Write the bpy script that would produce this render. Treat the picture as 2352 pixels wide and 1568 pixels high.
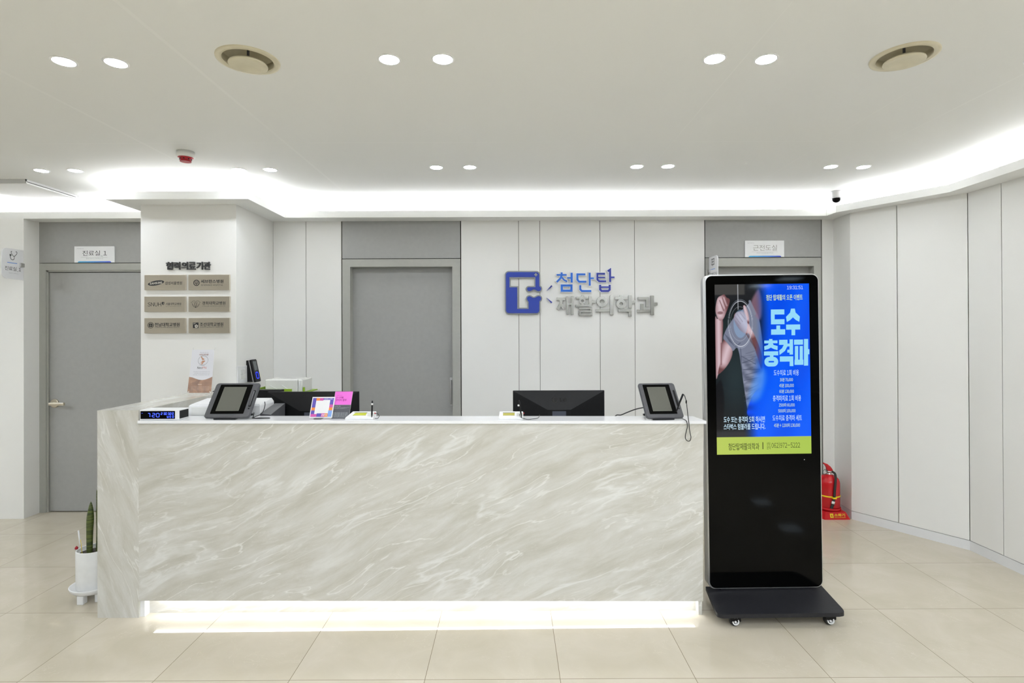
import bpy, bmesh, math, random
import numpy as np
from mathutils import Vector, Matrix

for o in list(bpy.data.objects):
    bpy.data.objects.remove(o)
S = bpy.context.scene
COL = S.collection
PI = math.pi
random.seed(7)

# ------------------------------------------------------------------ camera, world, exposure
cam_d = bpy.data.cameras.new('camera')
cam = bpy.data.objects.new('camera', cam_d)
COL.objects.link(cam)
RIGHT = Vector((0.9999909, -0.00174932, -0.00389205))
FWD = Vector((0.00176277, 0.99999248, 0.00345575))
UP = Vector((0.00388598, -0.00346257, 0.99998645))
CM = Matrix.Identity(4)
for r in range(3):
    CM[r][0], CM[r][1], CM[r][2] = RIGHT[r], UP[r], -FWD[r]
CM[0][3], CM[1][3], CM[2][3] = 0, 0, 1.54
cam.matrix_world = CM
cam_d.sensor_width = 36.0
cam_d.lens = 1269.0 / 2352.0 * 36.0
cam_d.shift_x = 0.0
cam_d.shift_y = (757.2 - 784.0) / 2352.0
cam_d.clip_start = 0.05
S.camera = cam

W = bpy.data.worlds.new('world')
S.world = W
W.use_nodes = True
W.node_tree.nodes['Background'].inputs[0].default_value = (0.9, 0.95, 1.0, 1)
W.node_tree.nodes['Background'].inputs[1].default_value = 0.05

S.view_settings.view_transform = 'Standard'
S.view_settings.look = 'None'
S.view_settings.gamma = 1.0
S.view_settings.use_curve_mapping = False
S.view_settings.exposure = 0.03
DOWN_E = 175.0      # ceiling downlights
COVE_E = 58.0       # LED strips on the cove ledge
PLINTH_E = 12.0    # LED strip under the counter
FILL_PANEL_E = 39.0      # fill panels added out of view to brighten the room

# ------------------------------------------------------------------ materials
def lin(c):
    out = []
    for v in c:
        v = v / 255.0
        out.append(v / 12.92 if v <= 0.04045 else ((v + 0.055) / 1.055) ** 2.4)
    return tuple(out) + (1.0,)

MATS = {}
def mat(name, rgb, rough=0.5, metal=0.0, emit=None, estr=0.0, spec=0.5, trans=0.0, alpha=1.0, coat=0.0):
    if name in MATS:
        return MATS[name]
    m = bpy.data.materials.new(name)
    m.use_nodes = True
    b = m.node_tree.nodes['Principled BSDF']
    b.inputs['Base Color'].default_value = lin(rgb)
    b.inputs['Roughness'].default_value = rough
    b.inputs['Metallic'].default_value = metal
    b.inputs['Specular IOR Level'].default_value = spec
    b.inputs['Transmission Weight'].default_value = trans
    b.inputs['Alpha'].default_value = alpha
    b.inputs['Coat Weight'].default_value = coat
    if emit is not None:
        b.inputs['Emission Color'].default_value = lin(emit)
        b.inputs['Emission Strength'].default_value = estr
    MATS[name] = m
    return m

class NT:
    def __init__(s, m):
        s.t = m.node_tree
        s.b = s.t.nodes['Principled BSDF']
    def n(s, typ, **kw):
        nd = s.t.nodes.new(typ)
        for k, v in kw.items():
            if k.startswith('_'):
                setattr(nd, k[1:], v)
            else:
                nd.inputs[k].default_value = v
        return nd
    def l(s, a, b):
        s.t.links.new(a, b)
    def math(s, op, a, b=None, clamp=False):
        nd = s.t.nodes.new('ShaderNodeMath')
        nd.operation = op
        nd.use_clamp = clamp
        for i, v in enumerate((a, b)):
            if v is None:
                continue
            if isinstance(v, (int, float)):
                nd.inputs[i].default_value = v
            else:
                s.l(v, nd.inputs[i])
        return nd.outputs[0]
    def mix(s, f, a, b):
        nd = s.t.nodes.new('ShaderNodeMix')
        nd.data_type = 'RGBA'
        for k, v in ((0, f), (6, a), (7, b)):
            if isinstance(v, (int, float, tuple)):
                nd.inputs[k].default_value = v
            else:
                s.l(v, nd.inputs[k])
        return nd.outputs[2]
    def ramp(s, fac, stops):
        nd = s.t.nodes.new('ShaderNodeValToRGB')
        e = nd.color_ramp.elements
        while len(e) < len(stops):
            e.new(0.5)
        for i, (p, c) in enumerate(stops):
            e[i].position = p
            e[i].color = c if isinstance(c, tuple) else (c, c, c, 1)
        s.l(fac, nd.inputs[0])
        return nd.outputs[0]

def marble(name, angle, seed, rough=0.22):
    m = mat(name, (205, 201, 190), rough)
    N = NT(m)
    tc = N.n('ShaderNodeTexCoord')
    mp = N.n('ShaderNodeMapping')
    mp.inputs['Rotation'].default_value = (0, angle, 0)
    mp.inputs['Location'].default_value = (seed, seed * 1.7, seed * 0.6)
    N.l(tc.outputs['Object'], mp.inputs[0])
    # gentle large warp so the streaks wander
    w = N.n('ShaderNodeTexNoise', Scale=1.3, Detail=2.0)
    N.l(mp.outputs[0], w.inputs['Vector'])
    vs = N.t.nodes.new('ShaderNodeVectorMath'); vs.operation = 'SCALE'; vs.inputs['Scale'].default_value = 0.22
    N.l(w.outputs['Color'], vs.inputs[0])
    va = N.t.nodes.new('ShaderNodeVectorMath'); va.operation = 'ADD'
    N.l(mp.outputs[0], va.inputs[0]); N.l(vs.outputs[0], va.inputs[1])
    mp2 = N.n('ShaderNodeMapping')
    mp2.inputs['Scale'].default_value = (1.15, 2.0, 6.2)
    N.l(va.outputs[0], mp2.inputs[0])
    n1 = N.n('ShaderNodeTexNoise', Scale=1.9, Detail=10.0, Roughness=0.66, Distortion=0.25)
    N.l(mp2.outputs[0], n1.inputs['Vector'])
    base = N.ramp(n1.outputs[0], [(0.28, lin((183, 180, 168))), (0.44, lin((196, 193, 183))), (0.58, lin((206, 204, 197))), (0.74, lin((218, 217, 212)))])
    def vein(scale, detail, dist, level, width, gate_scale, g0, g1, strength, col, prev):
        n = N.n('ShaderNodeTexNoise', Scale=scale, Detail=detail, Roughness=0.5, Distortion=dist)
        N.l(mp2.outputs[0], n.inputs['Vector'])
        d = N.math('ABSOLUTE', N.math('SUBTRACT', n.outputs[0], level))
        v = N.ramp(d, [(0.0, 1.0), (width * 0.35, 0.7), (width, 0.0)])
        g = N.n('ShaderNodeTexNoise', Scale=gate_scale, Detail=2.0)
        N.l(va.outputs[0], g.inputs['Vector'])
        k = N.math('MULTIPLY', N.math('MULTIPLY', v, N.ramp(g.outputs[0], [(g0, 0.0), (g1, 1.0)])), strength)
        return N.mix(k, prev, lin(col))
    c = vein(0.75, 6.0, 0.15, 0.50, 0.020, 1.8, 0.36, 0.58, 0.62, (229, 229, 226), base)
    c = vein(1.3, 4.5, 0.25, 0.47, 0.010, 2.4, 0.36, 0.56, 0.75, (227, 226, 221), c)
    c = vein(2.4, 4.0, 0.5, 0.52, 0.008, 2.2, 0.40, 0.60, 0.55, (225, 223, 218), c)
    n5 = N.n('ShaderNodeTexNoise', Scale=2.6, Detail=8.0, Roughness=0.7, Distortion=0.4)
    N.l(mp2.outputs[0], n5.inputs['Vector'])
    c = N.mix(N.math('MULTIPLY', N.ramp(n5.outputs[0], [(0.54, 0.0), (0.70, 1.0)]), 0.40), c, lin((181, 176, 161)))
    n6 = N.n('ShaderNodeTexNoise', Scale=60.0, Detail=2.0)
    N.l(tc.outputs['Object'], n6.inputs['Vector'])
    c = N.mix(N.math('MULTIPLY', N.ramp(n6.outputs[0], [(0.62, 0.0), (0.75, 1.0)]), 0.25), c, lin((214, 211, 204)))
    N.l(c, N.b.inputs['Base Color'])
    return m

def floor_mat():
    m = mat('polished_tile', (204, 193, 172), 0.06)
    N = NT(m)
    tc = N.n('ShaderNodeTexCoord')
    sp = N.n('ShaderNodeSeparateXYZ')
    N.l(tc.outputs['Object'], sp.inputs[0])
    masks, cells = [], []
    for ax, off in ((0, 0.212), (1, 2.455)):
        q = N.math('DIVIDE', N.math('SUBTRACT', sp.outputs[ax], off), 0.6)
        cells.append(N.math('FLOOR', q))
        fr = N.math('FRACT', q)
        dd = N.math('MULTIPLY', N.math('MINIMUM', fr, N.math('SUBTRACT', 1.0, fr)), 0.6)
        masks.append(N.math('LESS_THAN', dd, 0.0013))
    line = N.math('MAXIMUM', masks[0], masks[1])
    cv = N.n('ShaderNodeCombineXYZ')
    N.l(cells[0], cv.inputs[0]); N.l(cells[1], cv.inputs[1])
    wn = N.n('ShaderNodeTexWhiteNoise')
    N.l(cv.outputs[0], wn.inputs['Vector'])
    va = N.t.nodes.new('ShaderNodeVectorMath'); va.operation = 'ADD'
    vs = N.t.nodes.new('ShaderNodeVectorMath'); vs.operation = 'SCALE'; vs.inputs['Scale'].default_value = 7.0
    N.l(wn.outputs['Color'], vs.inputs[0])
    N.l(tc.outputs['Object'], va.inputs[0]); N.l(vs.outputs[0], va.inputs[1])
    n1 = N.n('ShaderNodeTexNoise', Scale=3.0, Detail=7.0, Roughness=0.6, Distortion=0.6)
    N.l(va.outputs[0], n1.inputs['Vector'])
    base = N.ramp(n1.outputs[0], [(0.3, lin((192, 183, 163))), (0.5, lin((198, 189, 170))), (0.7, lin((205, 196, 179)))])
    n2 = N.n('ShaderNodeTexNoise', Scale=6.5, Detail=4.0, Roughness=0.6, Distortion=1.8)
    N.l(va.outputs[0], n2.inputs['Vector'])
    v2 = N.ramp(N.math('ABSOLUTE', N.math('SUBTRACT', n2.outputs[0], 0.5)), [(0.0, 1.0), (0.006, 0.0)])
    n3 = N.n('ShaderNodeTexNoise', Scale=5.0, Detail=1.0)
    N.l(va.outputs[0], n3.inputs['Vector'])
    g3 = N.ramp(n3.outputs[0], [(0.52, 0.0), (0.62, 1.0)])
    c = N.mix(N.math('MULTIPLY', N.math('MULTIPLY', v2, g3), 0.5), base, lin((221, 213, 197)))
    c = N.mix(N.math('MULTIPLY', wn.outputs[0], 0.10), c, lin((212, 198, 182)))
    c = N.mix(line, c, lin((112, 98, 72)))
    N.l(c, N.b.inputs['Base Color'])
    N.l(N.math('ADD', N.math('MULTIPLY', line, 0.5), 0.04), N.b.inputs['Roughness'])
    return m

def ceiling_mat():
    m = mat('ceiling_paint', (228, 228, 224), 0.75)
    N = NT(m)
    tc = N.n('ShaderNodeTexCoord')
    sp = N.n('ShaderNodeSeparateXYZ')
    N.l(tc.outputs['Object'], sp.inputs[0])
    acc = None
    for ax, pos, w in ((1, 3.22, 0.004), (0, -2.14, 0.009), (0, -1.31, 0.008), (0, 0.95, 0.003), (0, 1.85, 0.003), (0, 2.22, 0.006)):
        k = N.math('LESS_THAN', N.math('ABSOLUTE', N.math('SUBTRACT', sp.outputs[ax], pos)), w)
        acc = k if acc is None else N.math('MAXIMUM', acc, k)
    nz = N.n('ShaderNodeTexNoise', Scale=0.9, Detail=3.0)
    N.l(tc.outputs['Object'], nz.inputs['Vector'])
    f = N.math('MULTIPLY', acc, N.ramp(nz.outputs[0], [(0.35, 0.0), (0.6, 0.8)]))
    N.l(N.mix(f, lin((228, 228, 224)), lin((233, 233, 229))), N.b.inputs['Base Color'])
    return m

def brushed(name, rgb, rough):
    m = mat(name, rgb, rough, 1.0)
    N = NT(m)
    tc = N.n('ShaderNodeTexCoord')
    mp = N.n('ShaderNodeMapping')
    mp.inputs['Scale'].default_value = (3.0, 60.0, 160.0)
    N.l(tc.outputs['Object'], mp.inputs[0])
    nz = N.n('ShaderNodeTexNoise', Scale=3.0, Detail=3.0)
    N.l(mp.outputs[0], nz.inputs['Vector'])
    N.l(N.math('ADD', N.math('MULTIPLY', nz.outputs[0], 0.12), rough - 0.06), N.b.inputs['Roughness'])
    return m

def noisy(name, rgb1, rgb2, scale, rough, **kw):
    m = mat(name, rgb1, rough, **kw)
    N = NT(m)
    tc = N.n('ShaderNodeTexCoord')
    nz = N.n('ShaderNodeTexNoise', Scale=scale, Detail=4.0)
    N.l(tc.outputs['Object'], nz.inputs['Vector'])
    N.l(N.ramp(nz.outputs[0], [(0.35, lin(rgb1)), (0.65, lin(rgb2))]), N.b.inputs['Base Color'])
    return m

M_WALL = noisy('wall_panel', (235, 234, 230), (237, 236, 232), 2.0, 0.55)
M_GROOVE = mat('groove', (120, 118, 108), 0.8)
M_CEIL = ceiling_mat()
M_FASCIA = noisy('fascia_white', (236, 236, 233), (238, 238, 235), 2.0, 0.5)
M_FLOOR = floor_mat()
M_DOOR = noisy('door_grey', (160, 160, 157), (163, 163, 160), 30.0, 0.5)
M_DOORFR = noisy('door_frame_grey', (168, 168, 161), (171, 171, 164), 30.0, 0.5)
M_DARK = mat('dark_gap', (45, 45, 42), 0.8)
M_BASEB = mat('baseboard_white', (228, 228, 228), 0.45)
M_MAR = marble('marble_front', math.radians(24), 3.1)
M_MARW = marble('marble_wing', math.radians(-68), 5.3)
M_MARP = marble('marble_plinth', math.radians(20), 8.4)
M_SLAB = noisy('solid_surface_white', (238, 238, 239), (242, 242, 243), 4.0, 0.10)
M_WHITE = noisy('white_plastic', (234, 234, 234), (237, 237, 237), 9.0, 0.35)
M_OFFW = noisy('offwhite_plastic', (222, 222, 218), (226, 226, 222), 9.0, 0.45)
M_BLACK = noisy('black_plastic', (14, 14, 15), (17, 17, 18), 40.0, 0.42, spec=0.25)
M_BLACKG = mat('black_glass', (3, 3, 3), 0.045, spec=0.13)
M_GREYD = noisy('dark_grey_plastic', (80, 80, 83), (85, 85, 88), 40.0, 0.42)
M_CHROME = mat('chrome', (225, 225, 225), 0.14, 1.0)
M_STEEL = brushed('brushed_champagne', (216, 208, 194), 0.30)
M_SILVER = mat('brushed_silver', (168, 167, 161), 0.24, 1.0)
M_ALU = brushed('aluminium', (214, 214, 214), 0.32)
M_NICKEL = brushed('satin_nickel', (205, 196, 178), 0.34)
M_INK = mat('black_ink', (40, 40, 42), 0.6)
M_INKG = mat('grey_ink', (150, 150, 152), 0.6)
M_BEIGE = noisy('aged_beige_metal', (214, 206, 180), (205, 197, 170), 14.0, 0.42)
M_RED = noisy('red_enamel', (196, 14, 26), (186, 12, 24), 12.0, 0.22)
M_REDP = mat('red_plastic', (170, 16, 34), 0.4)
M_YEL = mat('yellow_strap', (246, 214, 6), 0.45)
M_RUB = noisy('black_rubber', (30, 30, 28), (36, 36, 33), 40.0, 0.6)
M_LED = mat('led_strip', (255, 255, 255), 0.5, emit=(246, 249, 255), estr=COVE_E)
M_LEDP = mat('led_plinth', (255, 255, 255), 0.5, emit=(244, 248, 255), estr=PLINTH_E)
M_LAMP = mat('lamp_lens', (255, 255, 255), 0.5, emit=(240, 246, 255), estr=DOWN_E)
M_FILL_PANEL = mat('fill_panel_lens', (255, 255, 255), 0.5, emit=(238, 246, 255), estr=FILL_PANEL_E)  # glow of the added fill panels
M_PANELFAR = mat('panel_lens_far', (255, 255, 255), 0.5, emit=(215, 238, 255), estr=11.0)
M_REAR = noisy('rear_wall', (150, 147, 140), (142, 139, 132), 0.8, 0.6)

# ------------------------------------------------------------------ mesh builder
class B:
    def __init__(s):
        s.v, s.f, s.sm = [], [], []
    def add(s, vs, fs, smooth=False):
        o = len(s.v)
        s.v += [tuple(p) for p in vs]
        for f in fs:
            s.f.append(tuple(i + o for i in f)); s.sm.append(smooth)
        return s
    def box(s, x0, x1, y0, y1, z0, z1):
        return s.add([(x0, y0, z0), (x1, y0, z0), (x1, y1, z0), (x0, y1, z0), (x0, y0, z1), (x1, y0, z1), (x1, y1, z1), (x0, y1, z1)],
                     [(0, 3, 2, 1), (4, 5, 6, 7), (0, 1, 5, 4), (1, 2, 6, 5), (2, 3, 7, 6), (3, 0, 4, 7)])
    def hexa(s, p):   # 8 points ordered like box
        return s.add(p, [(0, 3, 2, 1), (4, 5, 6, 7), (0, 1, 5, 4), (1, 2, 6, 5), (2, 3, 7, 6), (3, 0, 4, 7)])
    def rbox(s, x0, x1, y0, y1, z0, z1, r=0.005, seg=2):
        bm = bmesh.new()
        q = B().box(x0, x1, y0, y1, z0, z1)
        vs = [bm.verts.new(p) for p in q.v]
        for f in q.f:
            bm.faces.new([vs[i] for i in f])
        bmesh.ops.bevel(bm, geom=list(bm.edges), offset=r, segments=seg, affect='EDGES', profile=0.5)
        return s._bm(bm, False)
    def _bm(s, bm, smooth):
        bm.verts.index_update()
        vs = [v.co[:] for v in bm.verts]
        fs = [tuple(v.index for v in f.verts) for f in bm.faces]
        bm.free()
        return s.add(vs, fs, smooth)
    def prism(s, pts, fn, d0, d1, smooth=False):
        """2-D polygon pts (u,v) extruded between depths d0 and d1; fn(u,v,d)->xyz."""
        n = len(pts)
        o = len(s.v)
        s.v += [fn(u, v, d0) for u, v in pts] + [fn(u, v, d1) for u, v in pts]
        s.f.append(tuple(o + i for i in range(n))); s.sm.append(False)
        s.f.append(tuple(o + n + i for i in reversed(range(n)))); s.sm.append(False)
        for i in range(n):
            j = (i + 1) % n
            s.f.append((o + j, o + i, o + n + i, o + n + j)); s.sm.append(smooth)
        return s
    def lathe(s, prof, cx, cy, seg=32, smooth=True, axis='z', caps=True):
        """profile list of (r, h)."""
        o = len(s.v)
        n = len(prof)
        for r, h in prof:
            for k in range(seg):
                a = 2 * PI * k / seg
                if axis == 'z':
                    s.v.append((cx + r * math.cos(a), cy + r * math.sin(a), h))
                elif axis == 'x':
                    s.v.append((h, cx + r * math.cos(a), cy + r * math.sin(a)))
                else:
                    s.v.append((cx + r * math.cos(a), h, cy + r * math.sin(a)))
        for i in range(n - 1):
            for k in range(seg):
                k2 = (k + 1) % seg
                s.f.append((o + i * seg + k, o + i * seg + k2, o + (i + 1) * seg + k2, o + (i + 1) * seg + k)); s.sm.append(smooth)
        if caps:
            s.f.append(tuple(o + k for k in reversed(range(seg)))); s.sm.append(False)
            s.f.append(tuple(o + (n - 1) * seg + k for k in range(seg))); s.sm.append(False)
        return s
    def tube(s, pts, r, seg=8, closed=False):
        pts = [Vector(p) for p in pts]
        n = len(pts)
        rr = r if isinstance(r, (list, tuple)) else [r] * n
        o = len(s.v)
        ref = Vector((0.31, 0.52, 0.79))
        for i, p in enumerate(pts):
            a = pts[i - 1] if (i > 0 or closed) else p
            b = pts[(i + 1) % n] if (i < n - 1 or closed) else p
            t = (b - a).normalized()
            x = ref - t * ref.dot(t)
            if x.length < 1e-4:
                x = Vector((1, 0, 0)) - t * t.x
            x.normalize(); y = t.cross(x)
            ref = x
            for k in range(seg):
                an = 2 * PI * k / seg
                s.v.append(tuple(p + (x * math.cos(an) + y * math.sin(an)) * rr[i]))
        m = n if closed else n - 1
        for i in range(m):
            j = (i + 1) % n
            for k in range(seg):
                k2 = (k + 1) % seg
                s.f.append((o + i * seg + k, o + i * seg + k2, o + j * seg + k2, o + j * seg + k)); s.sm.append(True)
        if not closed:
            s.f.append(tuple(o + k for k in reversed(range(seg)))); s.sm.append(False)
            s.f.append(tuple(o + (n - 1) * seg + k for k in range(seg))); s.sm.append(False)
        return s
    def map(s, fn):
        s.v = [tuple(fn(*p)) for p in s.v]
        return s

def spline(pts, n=6):
    """Catmull-Rom through the points."""
    P = [Vector(p) for p in pts]
    out = []
    for i in range(len(P) - 1):
        p0 = P[max(i - 1, 0)]; p1 = P[i]; p2 = P[i + 1]; p3 = P[min(i + 2, len(P) - 1)]
        for k in range(n):
            t = k / n
            out.append(0.5 * ((2 * p1) + (p2 - p0) * t + (2 * p0 - 5 * p1 + 4 * p2 - p3) * t * t + (3 * p1 - p0 - 3 * p2 + p3) * t ** 3))
    out.append(P[-1])
    return out

def rrect(x0, x1, z0, z1, r, seg=6):
    pts = []
    for cx, cz, a0 in ((x1 - r, z1 - r, 0), (x0 + r, z1 - r, 90), (x0 + r, z0 + r, 180), (x1 - r, z0 + r, 270)):
        for k in range(seg + 1):
            a = math.radians(a0 + 90 * k / seg)
            pts.append((cx + r * math.cos(a), cz + r * math.sin(a)))
    return pts

def XZ(u, v, d):       # polygon on a wall facing -Y, d is the Y coordinate
    return (u, d, v)
def XY(u, v, d):
    return (u, v, d)
def YZ(u, v, d):
    return (d, u, v)

def fix_normals(me):
    bm = bmesh.new(); bm.from_mesh(me)
    bmesh.ops.recalc_face_normals(bm, faces=bm.faces)
    bm.to_mesh(me); bm.free()

def obj(name, b, m, parent=None, recalc=True, keep=False):
    """One mesh object; with a parent the vertices are taken relative to the thing's base."""
    me = bpy.data.meshes.new(name)
    off = Vector((0, 0, 0))
    if parent is not None and not keep:
        off = Vector(parent.get('_base', (0, 0, 0)))
    me.from_pydata([(x - off.x, y - off.y, z - off.z) for x, y, z in b.v], [], b.f)
    me.polygons.foreach_set('use_smooth', b.sm)
    me.materials.append(m)
    if recalc:
        fix_normals(me)
    me.update()
    o = bpy.data.objects.new(name, me)
    COL.objects.link(o)
    if parent is not None:
        o.parent = parent
        if '_base' in parent:
            o['_base'] = parent['_base']
    return o

def thing(name, label, cat, loc=(0, 0, 0), group=None, rot=None):
    o = bpy.data.objects.new(name, None)
    o.empty_display_size = 0.05
    COL.objects.link(o)
    o.location = loc
    if rot is None:
        o['_base'] = tuple(float(c) for c in loc)
    else:
        o['_base'] = (0.0, 0.0, 0.0)      # parts are built in the thing's own frame
        o.rotation_euler = rot
    o['label'] = label; o['category'] = cat
    if group:
        o['group'] = group
    return o

def tag(o, label, cat, group=None):
    o['label'] = label; o['category'] = cat
    if group:
        o['group'] = group
    return o

def struct(name, b, m, parent=None):
    o = obj(name, b, m, parent)
    if parent is None:
        o['kind'] = 'structure'
    return o

def empty_struct(name, loc=(0, 0, 0)):
    o = bpy.data.objects.new(name, None)
    COL.objects.link(o)
    o.location = loc
    o['_base'] = tuple(float(c) for c in loc)
    o['kind'] = 'structure'
    return o

def dup(root, loc, label, name=None):
    r = root.copy(); COL.objects.link(r); r.location = loc; r['label'] = label
    for ch in list(root.children):
        c = ch.copy(); COL.objects.link(c); c.parent = r
        for g in list(ch.children):
            d = g.copy(); COL.objects.link(d); d.parent = c
    return r

# ------------------------------------------------------------------ lettering
GLYPH = {}
def glyph(ch, weight, res):
    """Outline mesh of one character; half-width signs use their full-width sans forms."""
    key = (ch, weight, res)
    if key in GLYPH:
        return GLYPH[key]
    cu = bpy.data.curves.new('t', 'FONT')
    cu.body = chr(ord(ch) + 0xFEE0) if 0x21 <= ord(ch) <= 0x7E else ch
    cu.size = 1.0
    cu.resolution_u = res
    cu.offset = weight
    ob = bpy.data.objects.new('t', cu)
    COL.objects.link(ob)
    bpy.context.view_layer.update()
    dg = bpy.context.evaluated_depsgraph_get()
    me = bpy.data.meshes.new_from_object(ob.evaluated_get(dg))
    vs = [(v.co.x, v.co.y) for v in me.vertices]
    fs = [tuple(p.vertices) for p in me.polygons]
    bpy.data.objects.remove(ob); bpy.data.curves.remove(cu); bpy.data.meshes.remove(me)
    GLYPH[key] = (vs, fs)
    return GLYPH[key]

def text2d(s, weight=0.0, res=3, spacing=1.0):
    x = 0.0; V = []; F = []
    for ch in s:
        if ch == ' ':
            x += 0.26; continue
        vs, fs = glyph(ch, weight, res)
        if not vs:
            x += 0.3; continue
        lo = min(p[0] for p in vs); hi = max(p[0] for p in vs)
        if ch == '_':
            V += [(x + 0.03, -0.16), (x + 0.33, -0.16), (x + 0.33, -0.11), (x + 0.03, -0.11)]
            F.append((len(V) - 4, len(V) - 3, len(V) - 2, len(V) - 1))
            x += 0.36; continue
        if ord(ch) < 0x7F:
            dx = x - lo + 0.045; adv = (hi - lo) + 0.09
        else:
            dx = x; adv = 0.90
        o = len(V)
        V += [(p[0] + dx, p[1]) for p in vs]
        F += [tuple(i + o for i in f) for f in fs]
        x += adv * spacing
    return V, F

def lettering(b, s, box, fn, weight=0.0, thick=0.0, res=2, spacing=1.0, slant=0.0):
    """Adds the text s fitted into box (u0,v0,u1,v1); fn(u,v,d)->xyz with d measured out of the surface."""
    vs, fs = text2d(s, weight, res, spacing)
    if not vs:
        return b
    xs = [p[0] for p in vs]; ys = [p[1] for p in vs]
    w = max(max(xs) - min(xs), 1e-6); h = max(max(ys) - min(ys), 1e-6)
    u0, v0, u1, v1 = box
    P = []
    for x, y in vs:
        u = u0 + (x - min(xs)) / w * (u1 - u0); v = v0 + (y - min(ys)) / h * (v1 - v0)
        P.append((u + slant * (v - v0), v))
    if thick <= 0:
        return b.add([fn(u, v, 0) for u, v in P], fs)
    n = len(P)
    edges = {}
    for f in fs:
        for i in range(len(f)):
            e = (f[i], f[(i + 1) % len(f)])
            k = (min(e), max(e))
            edges.setdefault(k, []).append(e)
    side = [v[0] for v in edges.values() if len(v) == 1]
    F = list(fs) + [tuple(i + n for i in reversed(f)) for f in fs] + [(e[0], e[0] + n, e[1] + n, e[1]) for e in side]
    return b.add([fn(u, v, thick) for u, v in P] + [fn(u, v, 0) for u, v in P], F)

def offset_poly(pts, d, closed=False):
    """Offsets a polyline to its left by d with mitred corners."""
    n = len(pts); out = []
    for i in range(n):
        p = Vector(pts[i]).to_2d() if not isinstance(pts[i], Vector) else pts[i]
        a = pts[i - 1] if (i > 0 or closed) else None
        c = pts[(i + 1) % n] if (i < n - 1 or closed) else None
        def nrm(p, q):
            t = (Vector(q) - Vector(p)); t = t.normalized() if t.length > 1e-9 else Vector((1, 0))
            return Vector((-t.y, t.x))
        if a is None: m = nrm(pts[i], c); k = 1
        elif c is None: m = nrm(a, pts[i]); k = 1
        else:
            n1 = nrm(a, pts[i]); n2 = nrm(pts[i], c); m = n1 + n2
            m = m.normalized() if m.length > 1e-6 else n1
            k = 1 / max(m.dot(n1), 0.35)
        q = Vector(pts[i]) + m * d * k
        out.append((q.x, q.y))
    return out

def stroke(b, pts, w, fn, d0, d1, closed=False):
    L = offset_poly(pts, w / 2, closed); R = offset_poly(pts, -w / 2, closed)
    n = len(pts)
    m = n if closed else n - 1
    o = len(b.v)
    for lst in (L, R):
        b.v += [fn(u, v, d0) for u, v in lst]
        b.v += [fn(u, v, d1) for u, v in lst]
    # index: L0 = o.., L1 = o+n.., R0 = o+2n.., R1 = o+3n..
    for i in range(m):
        j = (i + 1) % n
        for q in ((o + i, o + j, o + 2 * n + j, o + 2 * n + i), (o + n + i, o + n + j, o + 3 * n + j, o + 3 * n + i),
                  (o + i, o + j, o + n + j, o + n + i), (o + 2 * n + i, o + 2 * n + j, o + 3 * n + j, o + 3 * n + i)):
            b.f.append(q); b.sm.append(False)
    if not closed:
        for i in (0, n - 1):
            b.f.append((o + i, o + n + i, o + 3 * n + i, o + 2 * n + i)); b.sm.append(False)
    return b

def circ(cx, cy, rx, ry=None, n=24, a0=0, a1=360):
    ry = rx if ry is None else ry
    full = abs(a1 - a0) >= 360
    m = n if full else n + 1
    return [(cx + rx * math.cos(math.radians(a0 + (a1 - a0) * k / n)), cy + ry * math.sin(math.radians(a0 + (a1 - a0) * k / n))) for k in range(m)]

# ------------------------------------------------------------------ the room
CEIL = 2.645
SOF = 2.498      # underside of the cove ledge
LIP = 2.554      # top of the cove lip
XL, XR, YR, YF = -6.6, 7.6, -8.5, 5.2
struct('floor', B().box(XL - 0.2, XR + 0.9, YR - 0.2, YF, -0.12, 0.0), M_FLOOR)

DIFF = [(-1.061, 2.237), (1.592, 2.225)]
def make_ceiling():
    cu = bpy.data.curves.new('c', 'CURVE'); cu.dimensions = '2D'; cu.fill_mode = 'BOTH'; cu.extrude = 0.012
    def loop(pts):
        sp = cu.splines.new('POLY'); sp.points.add(len(pts) - 1)
        for p, (x, y) in zip(sp.points, pts):
            p.co = (x, y, 0, 1)
        sp.use_cyclic_u = True
    loop([(XL - 0.2, YR - 0.2), (XR + 0.9, YR - 0.2), (XR + 0.9, YF), (XL - 0.2, YF)])
    for cx, cy in DIFF:
        loop(circ(cx, cy, 0.108, n=48))
    ob = bpy.data.objects.new('c', cu); COL.objects.link(ob)
    bpy.context.view_layer.update()
    me = bpy.data.meshes.new_from_object(ob.evaluated_get(bpy.context.evaluated_depsgraph_get()))
    bpy.data.objects.remove(ob)
    for v in me.vertices:
        v.co.z += CEIL + 0.012
    me.materials.clear(); me.materials.append(M_CEIL)
    me.name = 'ceiling'
    o = bpy.data.objects.new('ceiling', me); COL.objects.link(o); o['kind'] = 'structure'
make_ceiling()

# back wall: white panels with shadow gaps, openings for two doors
YB = 4.768
GAP = 0.0045
bw = B()
def panel_run(b, edges, y, z0, z1, t=0.004):
    for a, c in zip(edges[:-1], edges[1:]):
        b.box(a + GAP / 2, c - GAP / 2, y, y + t, z0, z1)
panel_run(bw, [-2.051, -1.767, -1.4605], YB, 0.0, SOF)
panel_run(bw, [-0.4295, 0.068, 0.251, 0.770, 1.070, 1.676], YB, 0.0, SOF)
panel_run(bw, [2.689, 2.795], YB, 0.0, SOF)
bw.box(-2.051, 2.795, YB, YB + 0.004, SOF, CEIL)
wb = struct('wall_back', bw, M_WALL)
gb = B()
gb.box(-2.06, -1.4605, YB + 0.0045, YB + 0.05, 0, CEIL).box(-0.4295, 1.676, YB + 0.0045, YB + 0.05, 0, CEIL).box(2.689, 2.80, YB + 0.0045, YB + 0.05, 0, CEIL)
obj('wall_backing', gb, M_GROOVE, wb)

# pillar
struct('wall_pillar', B().box(-2.764, -2.051, 4.13, YB + 0.05, 0.0, CEIL), M_WALL)
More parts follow.
